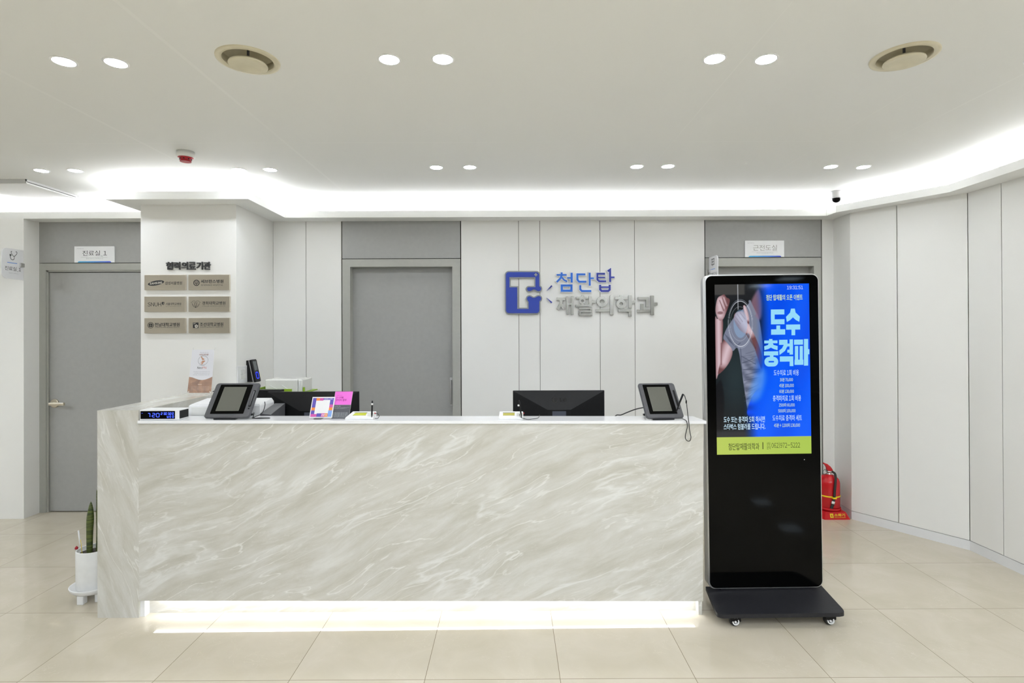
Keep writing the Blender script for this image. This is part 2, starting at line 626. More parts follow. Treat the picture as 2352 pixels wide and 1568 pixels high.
# left wall (front face beyond the door recess) and the wall it returns to
struct('wall_left', B().box(XL, -4.06, 4.61, 4.90, 0.0, SOF).box(XL, -2.764, 4.90, 4.95, SOF, CEIL), M_WALL)
struct('wall_side', B().box(XL - 0.05, XL, YR, 4.95, 0.0, CEIL), M_WALL)
struct('wall_east', B().box(XR, XR + 0.05, YR, 0.46, 0.0, CEIL).box(3.33, XR, 0.40, 0.46, 0.0, CEIL), M_WALL)
struct('wall_rear', B().box(XL, XR + 0.8, YR - 0.05, YR, 0.0, CEIL), M_REAR)

# right wall: short return, oblique run, long run
RP = [(2.789, YB + 0.01), (2.774, 4.509), (3.202, 3.861), (3.214, 3.30), (3.235, 2.2), (3.26, 0.4)]
def lerp2(a, c, t):
    return (a[0] + (c[0] - a[0]) * t, a[1] + (c[1] - a[1]) * t)
def wall_run(b, p, q, z0, z1, t=0.012, off=0.0):
    """panel between p and q (viewed from the room, p left of q), thickness away from the room."""
    d = (Vector(q) - Vector(p)).normalized()
    nrm = Vector((d.y * -1, d.x)) * -1          # points to the right of travel
    nrm = Vector((d.y, -d.x))
    # room lies to the left (smaller x); push thickness to larger x
    if nrm.x < 0:
        nrm = -nrm
    p0 = Vector(p) - nrm * off; q0 = Vector(q) - nrm * off
    p1 = p0 + nrm * t; q1 = q0 + nrm * t
    b.hexa([(p0.x, p0.y, z0), (q0.x, q0.y, z0), (q1.x, q1.y, z0), (p1.x, p1.y, z0), (p0.x, p0.y, z1), (q0.x, q0.y, z1), (q1.x, q1.y, z1), (p1.x, p1.y, z1)])
def shrink(p, q, g0, g1):
    L = (Vector(q) - Vector(p)).length
    return lerp2(p, q, g0 / L), lerp2(p, q, 1 - g1 / L)
BBH = 0.066
rw = B(); rg = B(); rb = B()
segs = [(RP[0], RP[1], []), (RP[1], RP[2], [0.435]), (RP[2], RP[3], [0.46]), (RP[3], RP[4], [0.5]), (RP[4], RP[5], [0.2, 0.4, 0.6, 0.8])]
for i, (p, q, cuts) in enumerate(segs):
    ks = [0.0] + cuts + [1.0]
    for a, c in zip(ks[:-1], ks[1:]):
        g0 = 0.003 if (a > 0 or i == 2) else 0.0
        g1 = 0.003 if c < 1 or i == 1 else 0.0
        pp, qq = shrink(lerp2(p, q, a), lerp2(p, q, c), g0, g1)
        wall_run(rw, pp, qq, BBH + 0.004, CEIL)
    wall_run(rg, p, q, 0.0, CEIL, t=0.05, off=-0.0125)
    wall_run(rb, p, q, 0.0, BBH, t=0.011, off=0.001)
wr = struct('wall_right', rw, M_WALL)
obj('wall_backing', rg, M_GROOVE, wr)
struct('baseboard_right', rb, M_BASEB)

# cove ledge: soffit board, lip, hidden LED strip
FP = [(XL, 4.61), (-2.906, 4.61), (-2.906, 3.955), (-1.881, 3.955), (-1.881, 4.609), (2.641, 4.609), (2.641, 4.477), (3.054, 3.830), (3.037, 3.258), (3.05, 2.2), (3.07, 0.4)]
WP = [(XL, 4.90), (-2.764, 4.90), (-2.764, 4.13), (-2.051, 4.13), (-2.051, YB), (2.789, YB), (2.774, 4.509), (3.202, 3.861), (3.214, 3.30), (3.235, 2.2), (3.26, 0.4)]
sb = B()
FI = offset_poly(FP, 0.0182)
for (a, c), (p, q) in zip(zip(FI[:-1], FI[1:]), zip(WP[:-1], WP[1:])):
    sb.hexa([(a[0], a[1], SOF), (c[0], c[1], SOF), (q[0], q[1], SOF), (p[0], p[1], SOF), (a[0], a[1], SOF + 0.01), (c[0], c[1], SOF + 0.01), (q[0], q[1], SOF + 0.01), (p[0], p[1], SOF + 0.01)])
stroke(sb, offset_poly(FP, 0.009), 0.018, XY, SOF, LIP)
struct('trim_1', sb, M_FASCIA)
lb = B()
stroke(lb, offset_poly(FP, 0.085), 0.020, XY, SOF + 0.034, LIP - 0.001)
struct('trim_2', lb, M_LED)

# ------------------------------------------------------------------ doors
def door_mid(n, x0, x1, ox0, ox1, ztop, zhead, recess):
    d = empty_struct('door_%d' % n, ((x0 + x1) / 2, YB, 0))
    g = 0.004
    fr = B()
    fr.box(x0 + g, ox0, YB, YB + 0.03, 0, ztop).box(ox1, x1 - g, YB, YB + 0.03, 0, ztop).box(x0 + g, x1 - g, YB, YB + 0.03, ztop, zhead - 0.003)
    fr.box(ox0 - 0.02, ox0, YB + 0.03, YB + recess, 0, ztop + 0.02).box(ox1, ox1 + 0.02, YB + 0.03, YB + recess, 0, ztop + 0.02).box(ox0 - 0.02, ox1 + 0.02, YB + 0.03, YB + recess, ztop, ztop + 0.02)
    obj('door_frame', fr, M_DOORFR, d)
    obj('header_panel', B().box(x0 + g, x1 - g, YB, YB + 0.03, zhead + 0.003, SOF), M_DOOR, d)
    obj('backing', B().box(x0 - 0.001, x1 + 0.001, YB + 0.03, YB + 0.05, zhead - 0.01, SOF).box(x0 - 0.001, x0 + 0.02, YB + 0.031, YB + 0.045, 0, zhead).box(x1 - 0.02, x1 + 0.001, YB + 0.031, YB + 0.045, 0, zhead), M_DARK, d)
    lf = obj('door_leaf', B().box(ox0 - 0.02, ox1 + 0.02, YB + recess, YB + recess + 0.04, 0.004, ztop + 0.02), M_DOOR, d)
    return d, lf
d2, leaf2 = door_mid(2, -1.458, -0.432, -1.387, -0.505, 2.105, 2.174, 0.085)
yl = YB + 0.085
hb = B().rbox(-0.5375, -0.516, yl - 0.004, yl, 0.891, 1.140, 0.0015)
hb.tube(spline([(-0.527, yl - 0.004, 1.117), (-0.527, yl - 0.03, 1.112), (-0.527, yl - 0.034, 1.08), (-0.527, yl - 0.034, 0.95), (-0.527, yl - 0.03, 0.918), (-0.527, yl - 0.004, 0.913)], 5), 0.0065, 10)
obj('door_handle', hb, M_ALU, leaf2)
d3, leaf3 = door_mid(3, 1.678, 2.687, 1.749, 2.620, 2.098, 2.173, 0.085)

# door 1, in the recess beside the pillar
Y1 = 4.762
d1 = empty_struct('door_1', (-3.4, Y1, 0))
X0, X1 = -4.06, -2.764
fr = B().box(X0, -4.006, Y1, Y1 + 0.10, 0, 2.143).box(-4.006, X1, Y1, Y1 + 0.10, 2.085, 2.143)
fr.box(-4.006, -3.992, Y1 + 0.012, Y1 + 0.10, 0, 2.085).box(-4.006, X1, Y1 + 0.012, Y1 + 0.10, 2.071, 2.085)
obj('door_frame', fr, M_DOORFR, d1)
obj('header_panel', B().box(X0, X1, Y1, Y1 + 0.10, 2.148, SOF), M_DOOR, d1)
obj('backing', B().box(X0, X1, Y1 + 0.06, Y1 + 0.12, 0, SOF), M_DARK, d1)
lf1 = obj('door_leaf', B().box(-3.986, X1, Y1 + 0.020, Y1 + 0.058, 0.008, 2.065), M_DOOR, d1)
yk = Y1 + 0.020
kb = B().lathe([(0.037, yk), (0.037, yk - 0.008), (0.033, yk - 0.012)], -3.942, 0.937, 28, True, 'y')
kb.lathe([(0.011, yk - 0.010), (0.011, yk - 0.05)], -3.942, 0.937, 16, True, 'y')
kb.rbox(-3.950, -3.818, yk - 0.062, yk - 0.044, 0.925, 0.949, 0.004)
obj('door_handle', kb, M_NICKEL, lf1)

# ------------------------------------------------------------------ ceiling fittings
def make_downlight(x, y, label, group):
    t = thing('downlight', label, 'ceiling light', (x, y, CEIL), group)
    obj('trim_ring', B().lathe([(0.0393, CEIL - 0.0005), (0.0393, CEIL - 0.003), (0.0455, CEIL - 0.003), (0.0475, CEIL - 0.0015), (0.0475, CEIL)], x, y, 40, False, caps=False), M_WHITE, t)
    obj('lens', B().lathe([(0.001, CEIL - 0.001), (0.039, CEIL - 0.001), (0.039, CEIL)], x, y, 40, False), M_LAMP, t)
    return t
near = [(-1.812, 2.244, 'round recessed downlight in near row, leftmost lamp of the photo'),
        (-1.610, 2.256, 'round recessed downlight in near row, second lamp from the left, beside the left air diffuser'),
        (-0.489, 2.235, 'round recessed downlight in near row, left lamp of the middle pair'),
        (-0.272, 2.233, 'round recessed downlight in near row, right lamp of the middle pair'),
        (0.830, 2.237, 'round recessed downlight in near row, left lamp of the pair beside the right air diffuser'),
        (1.042, 2.242, 'round recessed downlight in near row, right lamp of the pair beside the right air diffuser'),
        (2.160, 2.250, 'round recessed downlight in near row, cut by the right edge of the photo')]
far = [(-3.180, 3.748, 'small-looking downlight in far row, leftmost, above the ceiling panel by the left door'),
       (-2.952, 3.750, 'small-looking downlight in far row, second from the left, left of the red detector'),
       (-1.839, 3.744, 'small-looking downlight in far row, left lamp of the pair right of the red detector'),
       (-1.628, 3.745, 'small-looking downlight in far row, right lamp of the pair right of the red detector'),
       (-0.497, 3.704, 'small-looking downlight in far row, left lamp of the pair over the middle door'),
       (-0.272, 3.702, 'small-looking downlight in far row, right lamp of the pair over the middle door'),
       (0.848, 3.700, 'small-looking downlight in far row, left lamp of the pair above the silver letters'),
       (1.056, 3.697, 'small-looking downlight in far row, right lamp of the pair above the silver letters'),
       (2.161, 3.719, 'small-looking downlight in far row, left lamp of the pair over the security camera'),
       (2.386, 3.727, 'small-looking downlight in far row, rightmost, over the security camera')]
proto = None
for lst, grp in ((near, 'downlights of the near row'), (far, 'downlights of the far row')):
    for x, y, lab in lst:
        if proto is None:
            proto = make_downlight(x, y, lab, grp)
        else:
            d = dup(proto, (x, y, CEIL), lab); d['group'] = grp
for y in (0.6, -1.2, -3.0):
    for x in (-4.3, -1.7, -0.38, 0.94, 2.26):
        d = dup(proto, (x, y, CEIL), 'round recessed downlight behind the viewpoint')
        d['group'] = 'downlights behind the viewpoint'

for i, (cx, cy) in enumerate(DIFF):
    t = thing('air_diffuser', ('round beige ceiling air diffuser with hanging disc, left of the middle lamps', 'round beige ceiling air diffuser with hanging disc, near the right edge of the ceiling')[i], 'air vent', (cx, cy, CEIL), 'ceiling air diffusers')
    obj('flange', B().lathe([(0.1215, CEIL), (0.1205, CEIL - 0.005), (0.110, CEIL - 0.006), (0.100, CEIL - 0.003), (0.0985, CEIL - 0.006), (0.096, CEIL - 0.004), (0.098, CEIL + 0.02), (0.100, CEIL + 0.03)], cx, cy, 48, True, caps=False), M_BEIGE, t)
    obj('bowl', B().lathe([(0.100, CEIL + 0.028), (0.092, CEIL + 0.05), (0.062, CEIL + 0.075), (0.060, CEIL + 0.10)], cx, cy, 48, True, caps=False), M_BEIGE, t)
    obj('duct_collar', B().lathe([(0.060, CEIL + 0.095), (0.060, CEIL + 0.20), (0.0, CEIL + 0.20)], cx, cy, 32, True, caps=False), M_DARK, t)
    obj('disc', B().lathe([(0.0, CEIL - 0.021), (0.05, CEIL - 0.022), (0.070, CEIL - 0.025), (0.0745, CEIL - 0.022), (0.073, CEIL - 0.018), (0.06, CEIL - 0.010), (0.0, CEIL - 0.006)], cx, cy, 48, True, caps=False), M_BEIGE, t)
    obj('rod', B().lathe([(0.005, CEIL - 0.008), (0.005, CEIL + 0.19)], cx, cy, 12), M_GREYD, t)

# smoke / fire alarm detector
cx, cy = -1.982, 3.372
t = thing('fire_detector', 'white ceiling detector with red underside above the pillar', 'fire detector', (cx, cy, CEIL))
obj('base', B().lathe([(0.050, CEIL), (0.051, CEIL - 0.012), (0.052, CEIL - 0.013), (0.052, CEIL - 0.030), (0.047, CEIL - 0.036), (0.044, CEIL - 0.036)], cx, cy, 40), M_OFFW, t)
obj('red_sensor', B().lathe([(0.046, CEIL - 0.034), (0.040, CEIL - 0.0385), (0.033, CEIL - 0.040), (0.030, CEIL - 0.056), (0.032, CEIL - 0.058), (0.031, CEIL - 0.061)], cx, cy, 40), M_REDP, t)
for k in range(8):
    a = 2 * PI * k / 8 + 0.25
    px, py = cx + 0.0325 * math.cos(a), cy + 0.0325 * math.sin(a)
    v = B().lathe([(0.0035, 0), (0.0035, 0.006)], 0, 0, 10)
    v.map(lambda x, y, z, a=a, px=px, py=py: (px + z * math.cos(a) - x * math.sin(a), py + z * math.sin(a) + x * math.cos(a), CEIL - 0.0465 + y))
    v.map(lambda x, y, z, a=a: (x - 0.003 * math.cos(a), y - 0.003 * math.sin(a), z))
    obj('vent_hole', v, M_DARK, t)

# dome camera
cx, cy = 2.592, 4.385
t = thing('dome_camera', 'white ceiling security camera with black dome by right corner', 'security camera', (cx, cy, CEIL))
obj('housing', B().lathe([(0.048, CEIL), (0.048, CEIL - 0.012), (0.046, CEIL - 0.014), (0.045, CEIL - 0.048), (0.041, CEIL - 0.055), (0.036, CEIL - 0.056)], cx, cy, 40), M_WHITE, t)
obj('dome', B().lathe([(0.035, CEIL - 0.054)] + [(0.034 * math.cos(a), CEIL - 0.058 - 0.032 * math.sin(a)) for a in (0, 0.3, 0.6, 0.9, 1.2, 1.45, 1.57)], cx, cy, 32), M_BLACKG, t)

# ceiling panel far left, hanging slightly low
zc = 2.615
t = thing('ceiling_panel', 'square white ceiling air panel hanging slightly low at far left', 'ceiling panel', (-3.69, 4.19, CEIL))
obj('cover', B().rbox(-3.91, -3.47, 3.965, 4.425, zc, zc + 0.012, 0.003), M_FASCIA, t)
fr = B()
fr.box(-3.915, -3.465, 3.955, 3.962, zc + 0.004, CEIL).box(-3.915, -3.465, 4.428, 4.435, zc + 0.014, CEIL).box(-3.915, -3.908, 3.955, 4.435, zc + 0.014, CEIL).box(-3.472, -3.465, 3.955, 4.435, zc + 0.014, CEIL)
obj('rim', fr, M_ALU, t)
obj('duct_box', B().box(-3.89, -3.49, 3.985, 4.405, zc + 0.0125, CEIL), M_GROOVE, t)

# unseen ceiling panels: large ones added as fill light, small far ones room lights
for i, (x, y) in enumerate(((1.9, 0.0), (-1.1, 0.0), (0.4, -1.1), (1.9, -2.2), (-1.1, -2.2), (0.4, -3.6), (-5.5, 2.4), (5.9, -5.5), (6.1, -7.3), (0.4, -5.5), (-3.6, -5.5))):
    t = thing('fill_and_room_panel', 'square panel out of view, in the set of added fill lights and far room lights', 'ceiling light', (x, y, CEIL), 'light panels behind the viewpoint')
    h_ = 0.30 if i < 7 else 0.20
    obj('frame', B().box(x - h_ - 0.03, x + h_ + 0.03, y - h_ - 0.03, y + h_ + 0.03, CEIL - 0.008, CEIL), M_WHITE, t)
    obj('diffuser', B().box(x - h_, x + h_, y - h_, y + h_, CEIL - 0.012, CEIL - 0.0085), M_FILL_PANEL if i < 7 else M_PANELFAR, t)

# ------------------------------------------------------------------ reception counter
def zt(x):                       # top of the worktop, which falls a little to the right
    return 1.0605 - 0.0047 * (x + 0.48)
def zb(x):                       # lower edge of the front panel
    return 0.083 - 0.0055 * (x + 0.48)
XB, XE = -2.021, 1.032
ct = thing('reception_counter', 'long marble-clad reception counter with lit plinth gap', 'counter', (-0.6, 3.4, 0))
obj('end_return', B().box(-2.2445, XB, 3.0, 4.128, 0, 1.122), M_MARW, ct)
obj('front_panel', B().hexa([(XB, 3.0, zb(XB)), (1.036, 3.0, zb(1.036)), (1.036, 3.018, zb(1.036)), (XB, 3.018, zb(XB)),
                             (XB, 3.0, zt(XB) - 0.0165), (1.044, 3.0, zt(1.044) - 0.0165), (1.044, 3.018, zt(1.044) - 0.0165), (XB, 3.018, zt(XB) - 0.0165)]), M_MAR, ct)
obj('end_panel', B().hexa([(1.012, 3.004, 0), (1.031, 3.004, 0), (1.031, 3.62, 0), (1.012, 3.62, 0), (1.012, 3.019, zt(1.03) - 0.017), (1.046, 3.019, zt(1.03) - 0.017), (1.046, 3.62, zt(1.03) - 0.017), (1.012, 3.62, zt(1.03) - 0.017)]), M_MARP, ct)
obj('plinth', B().box(XB, 1.012, 3.052, 3.07, 0, 0.10), M_MARP, ct)
obj('plinth_return', B().box(XB, -1.997, 3.012, 3.052, 0, 0.094), M_SLAB, ct)
led = B()
for k in range(24):
    xa = -1.96 + k * 0.1235
    led.box(xa, xa + 0.122, 3.020, 3.050, zb(xa) + 0.004, zb(xa) + 0.009)
obj('led_strip', led, M_LEDP, ct, recalc=True)
obj('desk_top', B().box(XB, 1.010, 3.075, 3.90, 0.72, 0.745), M_SLAB, ct)
obj('modesty_panel', B().box(XB, 1.010, 3.072, 3.09, 0.101, 0.719), M_OFFW, ct)
wt = B().hexa([(XB + 0.001, 2.99, zt(XB) - 0.016), (1.056, 2.99, zt(1.056) - 0.016), (1.040, 3.162, zt(1.04) - 0.016), (XB + 0.001, 3.162, zt(XB) - 0.016),
               (XB + 0.001, 2.99, zt(XB)), (1.056, 2.99, zt(1.056)), (1.040, 3.162, zt(1.04)), (XB + 0.001, 3.162, zt(XB))])
tag(obj('worktop', wt, M_SLAB), 'narrow glossy white worktop along the counter top', 'worktop')

# ------------------------------------------------------------------ things on the counter
def local(o, u, v, n):
    o, u, v, n = Vector(o), Vector(u), Vector(v), Vector(n)
    return lambda a, b, d: tuple(o + u * a + v * b + n * d)

# digital clock
zc = zt(-1.9)
t = thing('digital_clock', 'white box clock with blue digits at left end of worktop', 'clock', (-1.913, 3.05, zc + 0.0005))
cb = B()
cb.rbox(-2.018, -1.806, 3.005, 3.10, zc + 0.0005, zc + 0.056, 0.002)
obj('case', cb, M_WHITE, t)
obj('display', B().box(-2.0125, -1.8265, 3.003, 3.0055, zc + 0.008, zc + 0.050), M_BLACKG, t)
obj('side_panel', B().box(-1.8065, -1.805, 3.012, 3.094, zc + 0.007, zc + 0.050), M_BLACK, t)
M_BLUED = mat('blue_led', (60, 90, 255), 0.5, emit=(70, 95, 255), estr=1.3)
SEG = {'a': ((0, 1), (1, 1)), 'b': ((1, 1), (1, .5)), 'c': ((1, .5), (1, 0)), 'd': ((0, 0), (1, 0)), 'e': ((0, .5), (0, 0)), 'f': ((0, 1), (0, .5)), 'g': ((0, .5), (1, .5)), 'm': ((.5, 0.02), (.5, .55))}
DIG = {'7': 'abc', '2': 'abged', '0': 'abcdef', '3': 'abgcd', 'W': 'fecbdm', 'E': 'afged', 'D': 'abcdef'}
def segchar(b, ch, x, z, w, h, th):
    for s in DIG[ch]:
        (p, q) = SEG[s]
        P = (x + p[0] * w, z + p[1] * h); Q = (x + q[0] * w, z + q[1] * h)
        P2 = lerp2(P, Q, 0.12); Q2 = lerp2(P, Q, 0.88)
        stroke(b, [P2, Q2], th, XZ, 3.0015, 3.0030)
db = B()
sc = 0.2125 / 92.5     # metres per photo pixel on the clock face
def cx_(u): return -2.018 + (u - 283) / (1590 - 283) * 0.198
def cz_(v): return zc + 0.052 - (v - 300) / (680 - 300) * 0.050
for ch, u, w in (('7', 590, 72), ('2', 742, 95), ('0', 892, 100)):
    db = B(); segchar(db, ch, cx_(u), cz_(560), cx_(u + w) - cx_(u), cz_(405) - cz_(560), 0.0030); obj('digit', db, M_BLUED, t)
for ch, u in (('2', 1055), ('3', 1150), ('0', 1215), ('3', 1305), ('2', 1375), ('2', 1455)):
    db = B(); segchar(db, ch, cx_(u), cz_(465), cx_(u + 48) - cx_(u), cz_(378) - cz_(465), 0.0020); obj('digit', db, M_BLUED, t)
for ch, u in (('W', 1275), ('E', 1370), ('D', 1460)):
    db = B(); segchar(db, ch, cx_(u), cz_(590), cx_(u + 48) - cx_(u), cz_(508) - cz_(590), 0.0018); obj('letter', db, M_BLUED, t)
for u in (1200, 1360, 1515):
    db = B().box(cx_(u) - 0.0008, cx_(u) + 0.0008, 3.0015, 3.003, cz_(466) - 0.0008, cz_(466) + 0.0008); obj('dot', db, M_BLUED, t)
db = B().box(cx_(360), cx_(405), 3.0015, 3.003, cz_(405), cz_(398))
obj('indicator', db, M_BLUED, t)

# pen display tablets
M_SCR = mat('display_off', (98, 98, 90), 0.25)
def pen_display(x, y, z, W_, H_, tilt, yaw, label, pen_in):
    """Local frame: u right, v up along the leaning face, n out of the face."""
    t = thing('pen_display', label, 'tablet', (x, y, z), None, (0, 0, yaw))
    c, s = math.cos(tilt), math.sin(tilt)
    fn = local((0, 0, 0.007), (1, 0, 0), (0, s, c), (0, -c, s))
    hs = B().prism(rrect(-W_ / 2, W_ / 2, 0, H_, 0.016, 5), fn, -0.004, 0.004)
    hs.prism(rrect(-W_ / 2 + 0.004, W_ / 2 - 0.004, 0.004, H_ - 0.004, 0.014, 5), fn, 0.004, 0.007)
    hs.prism(rrect(-W_ / 2 + 0.006, W_ / 2 - 0.006, 0.006, H_ - 0.006, 0.014, 5), fn, -0.010, -0.004)
    obj('housing', hs, M_GREYD, t, keep=True)
    bz = B().prism(rrect(-W_ * 0.385, W_ * 0.345, H_ * 0.105, H_ * 0.945, 0.003, 3), fn, 0.0071, 0.0082)
    obj('bezel', bz, M_BLACKG, t, keep=True)
    obj('screen', B().prism(rrect(-W_ * 0.285, W_ * 0.225, H_ * 0.18, H_ * 0.875, 0.001, 2), fn, 0.0083, 0.0088), M_SCR, t, keep=True)
    pg = B().prism(rrect(W_ * 0.395, W_ * 0.455, H_ * 0.30, H_ * 0.78, 0.006, 4), fn, 0.0070, 0.0078)
    obj('pen_slot', pg, M_BLACK, t, keep=True)
    if pen_in:
        obj('pen', B().tube([fn(W_ * 0.425, H_ * 0.33, 0.010), fn(W_ * 0.425, H_ * 0.74, 0.010)], 0.0042, 8), M_GREYD, t, keep=True)
    obj('power_button', B().prism(circ(W_ * 0.425, H_ * 0.25, 0.0045, n=14), fn, 0.0070, 0.0080), M_BLACK, t, keep=True)
    st = B()
    top = fn(0, H_ * 0.75, -0.010); 
    for sx in (-0.06, 0.06):
        st.tube([(sx, top[1], top[2]), (sx, top[1] + 0.035, 0.006)], 0.005, 8)
    st.box(-0.07, 0.07, top[1] + 0.025, top[1] + 0.045, 0.0, 0.010)
    obj('stand', st, M_BLACK, t, keep=True)
    obj('front_foot', B().box(-0.07, 0.05, -0.004, 0.02, 0.0, 0.006), M_BLACK, t, keep=True)
    return t
zl = zt(-1.55)
PDL = pen_display(-1.5555, 3.022, zl + 0.0012, 0.250, 0.226, math.radians(39), 0.0, 'dark grey pen tablet leaning on left of worktop, with pen stowed in its slot', True)
zr = zt(0.83)
pen_display(0.842, 3.022, zr + 0.0012, 0.212, 0.236, math.radians(42), math.radians(4.5), 'dark grey pen tablet at right end of worktop with stylus standing loose', False)

# tether cords and cables
M_CORD = mat('black_cord', (18, 18, 18), 0.45)
def cord(name, pts, r, label, cat, m=M_CORD, n=6):
    return tag(obj(name, B().tube(spline(pts, n), r, 8), m), label, cat)
tether = [(-1.395, 3.13, zl + 0.085), (-1.392, 3.125, zl + 0.060), (-1.402, 3.11, zl + 0.022), (-1.425, 3.085, zl + 0.008), (-1.435, 3.06, zl + 0.002 + .002), (-1.40, 3.045, zl + 0.003), (-1.355, 3.05, zl + 0.003), (-1.335, 3.055, zl + 0.003), (-1.345, 3.065, zl + 0.003), (-1.39, 3.068, zl + 0.003), (-1.427, 3.065, zl + 0.004), (-1.432, 3.078, zl + 0.03)]
obj('tether_cord', B().tube(spline([(a - PDL.location[0], b - PDL.location[1], c - PDL.location[2]) for a, b, c in tether], 6), 0.0021, 8), M_CORD, PDL, keep=True)
t = thing('stylus', 'black stylus standing upright against the right tablet, with hanging cord loop', 'pen', (0.90, 2.985, zr))
obj('barrel', B().tube([(0.893, 2.992, zr + 0.048), (0.914, 2.992, zr + 0.105), (0.930, 2.994, zr + 0.142), (0.931, 2.994, zr + 0.146)], [0.0030, 0.0050, 0.0055, 0.003], 10), M_BLACK, t)
obj('cord', B().tube(spline([(0.931, 2.994, zr + 0.144), (0.938, 2.990, zr + 0.135), (0.945, 2.984, zr + 0.105), (0.949, 2.980, zr + 0.06), (0.955, 2.977, zr + 0.0), (0.961, 2.977, zr - 0.055), (0.967, 2.977, zr - 0.085), (0.962, 2.977, zr - 0.104), (0.951, 2.977, zr - 0.107), (0.940, 2.977, zr - 0.098), (0.937, 2.977, zr - 0.080), (0.942, 2.977, zr - 0.055), (0.948, 2.977, zr - 0.03), (0.946, 2.979, zr - 0.005), (0.938, 2.983, zr + 0.006), (0.928, 3.000, zr + 0.010)], 6), 0.0021, 8), M_CORD, t)
obj('cord_bead', B().lathe([(0.003, zr + 0.095), (0.004, zr + 0.10), (0.004, zr + 0.108), (0.003, zr + 0.112)], 0.9447, 2.984, 10), M_BLACK, t)
cord('tablet_cable', [(0.742, 3.10, zr + 0.058), (0.70, 3.115, zr + 0.046), (0.655, 3.13, zr + 0.026), (0.625, 3.15, zr + 0.009), (0.60, 3.168, zr + 0.003), (0.59, 3.178, zr - 0.04), (0.585, 3.182, zr - 0.30)], 0.0032, 'black cable running from behind the right tablet over the worktop edge', 'cable')

# signature pads (white card terminals)
M_LCD = mat('lcd_yellow_green', (186, 190, 16), 0.35, emit=(170, 175, 10), estr=0.08)
M_LCDO = mat('lcd_olive', (164, 156, 26), 0.35, emit=(150, 145, 15), estr=0.05)
def sign_pad(x, y, label, skew, lcd, pen_pts, bead):
    z = zt(x - 0.09) + 0.0003
    t = thing('signature_pad', label, 'card terminal', (x, y, z))
    # wedge body: low front, raised back
    w = 0.065
    q = [(x - w - skew, y - 0.03, z), (x + w, y - 0.03, z), (x + w, y + 0.05, z), (x - w, y + 0.05, z),
         (x - w - skew, y - 0.03, z + 0.010), (x + w, y - 0.03, z + 0.010), (x + w, y + 0.045, z + 0.034), (x - w, y + 0.045, z + 0.034)]
    obj('body', B().hexa(q), M_WHITE, t)
    fn = local((x, y - 0.03, z + 0.0105), (1, 0, 0), (0, 0.9524, 0.3048), (0, -0.3048, 0.9524))
    obj('display', B().prism([(-0.045 - skew * .4, 0.028), (0.018, 0.028), (0.018, 0.058), (-0.045, 0.058)], fn, 0.0, 0.0008), lcd, t)
    obj('pad_frame', B().prism([(-0.047 - skew * .4, 0.0585), (0.020, 0.0585), (0.020, 0.064), (-0.047, 0.064)], fn, 0.0, 0.0008), M_GREYD, t)
    obj('holder', B().rbox(x + 0.030, x + 0.066, y - 0.012, y + 0.02, z + 0.012, z + 0.034, 0.003), M_OFFW, t)
    obj('red_button', B().rbox(x + 0.0665, x + 0.071, y - 0.004, y + 0.006, z + 0.026, z + 0.034, 0.001), M_REDP, t)
    pn = obj('pen', B().tube(pen_pts, [0.002, 0.0042, 0.0046, 0.0052, 0.003], 10), M_BLACK, t)
    obj('pen_label', B().tube(bead, 0.0054, 10), M_WHITE, t)
    return t
zz = zt(-0.82)
pad = sign_pad(-0.822, 3.055, 'white signature pad with yellow-green display beside pink card stand', 0.022, M_LCD,
         [(-0.7645, 3.03, zz + 0.012), (-0.7640, 3.03, zz + 0.030), (-0.7625, 3.03, zz + 0.075), (-0.7620, 3.03, zz + 0.090), (-0.7615, 3.03, zz + 0.103)],
         [(-0.7625, 3.0285, zz + 0.080), (-0.7620, 3.0285, zz + 0.090)])
obj('cord', B().tube(spline([(-0.756, 3.07, zz + 0.028), (-0.742, 3.07, zz + 0.026), (-0.733, 3.065, zz + 0.014), (-0.738, 3.055, zz + 0.003), (-0.752, 3.05, zz + 0.003)], 6), 0.0015, 8), M_CORD, pad)
zz = zt(0.0)
pad = sign_pad(0.0, 3.055, 'white signature pad with olive display in front of right monitor', 0.004, M_LCDO,
         [(0.056, 3.03, zz + 0.012), (0.0535, 3.03, zz + 0.030), (0.0465, 3.03, zz + 0.075), (0.044, 3.03, zz + 0.092), (0.0425, 3.03, zz + 0.106)],
         [(0.0405, 3.0285, zz + 0.074), (0.0390, 3.0285, zz + 0.082)])
obj('cord', B().tube(spline([(0.044, 3.024, zz + 0.032), (0.050, 3.022, zz + 0.016), (0.066, 3.020, zz + 0.008), (0.090, 3.018, zz + 0.003), (0.110, 3.03, zz + 0.003), (0.140, 3.05, zz + 0.004), (0.152, 3.07, zz + 0.006), (0.158, 3.10, zz + 0.015)], 6), 0.0015, 8), M_CORD, pad)

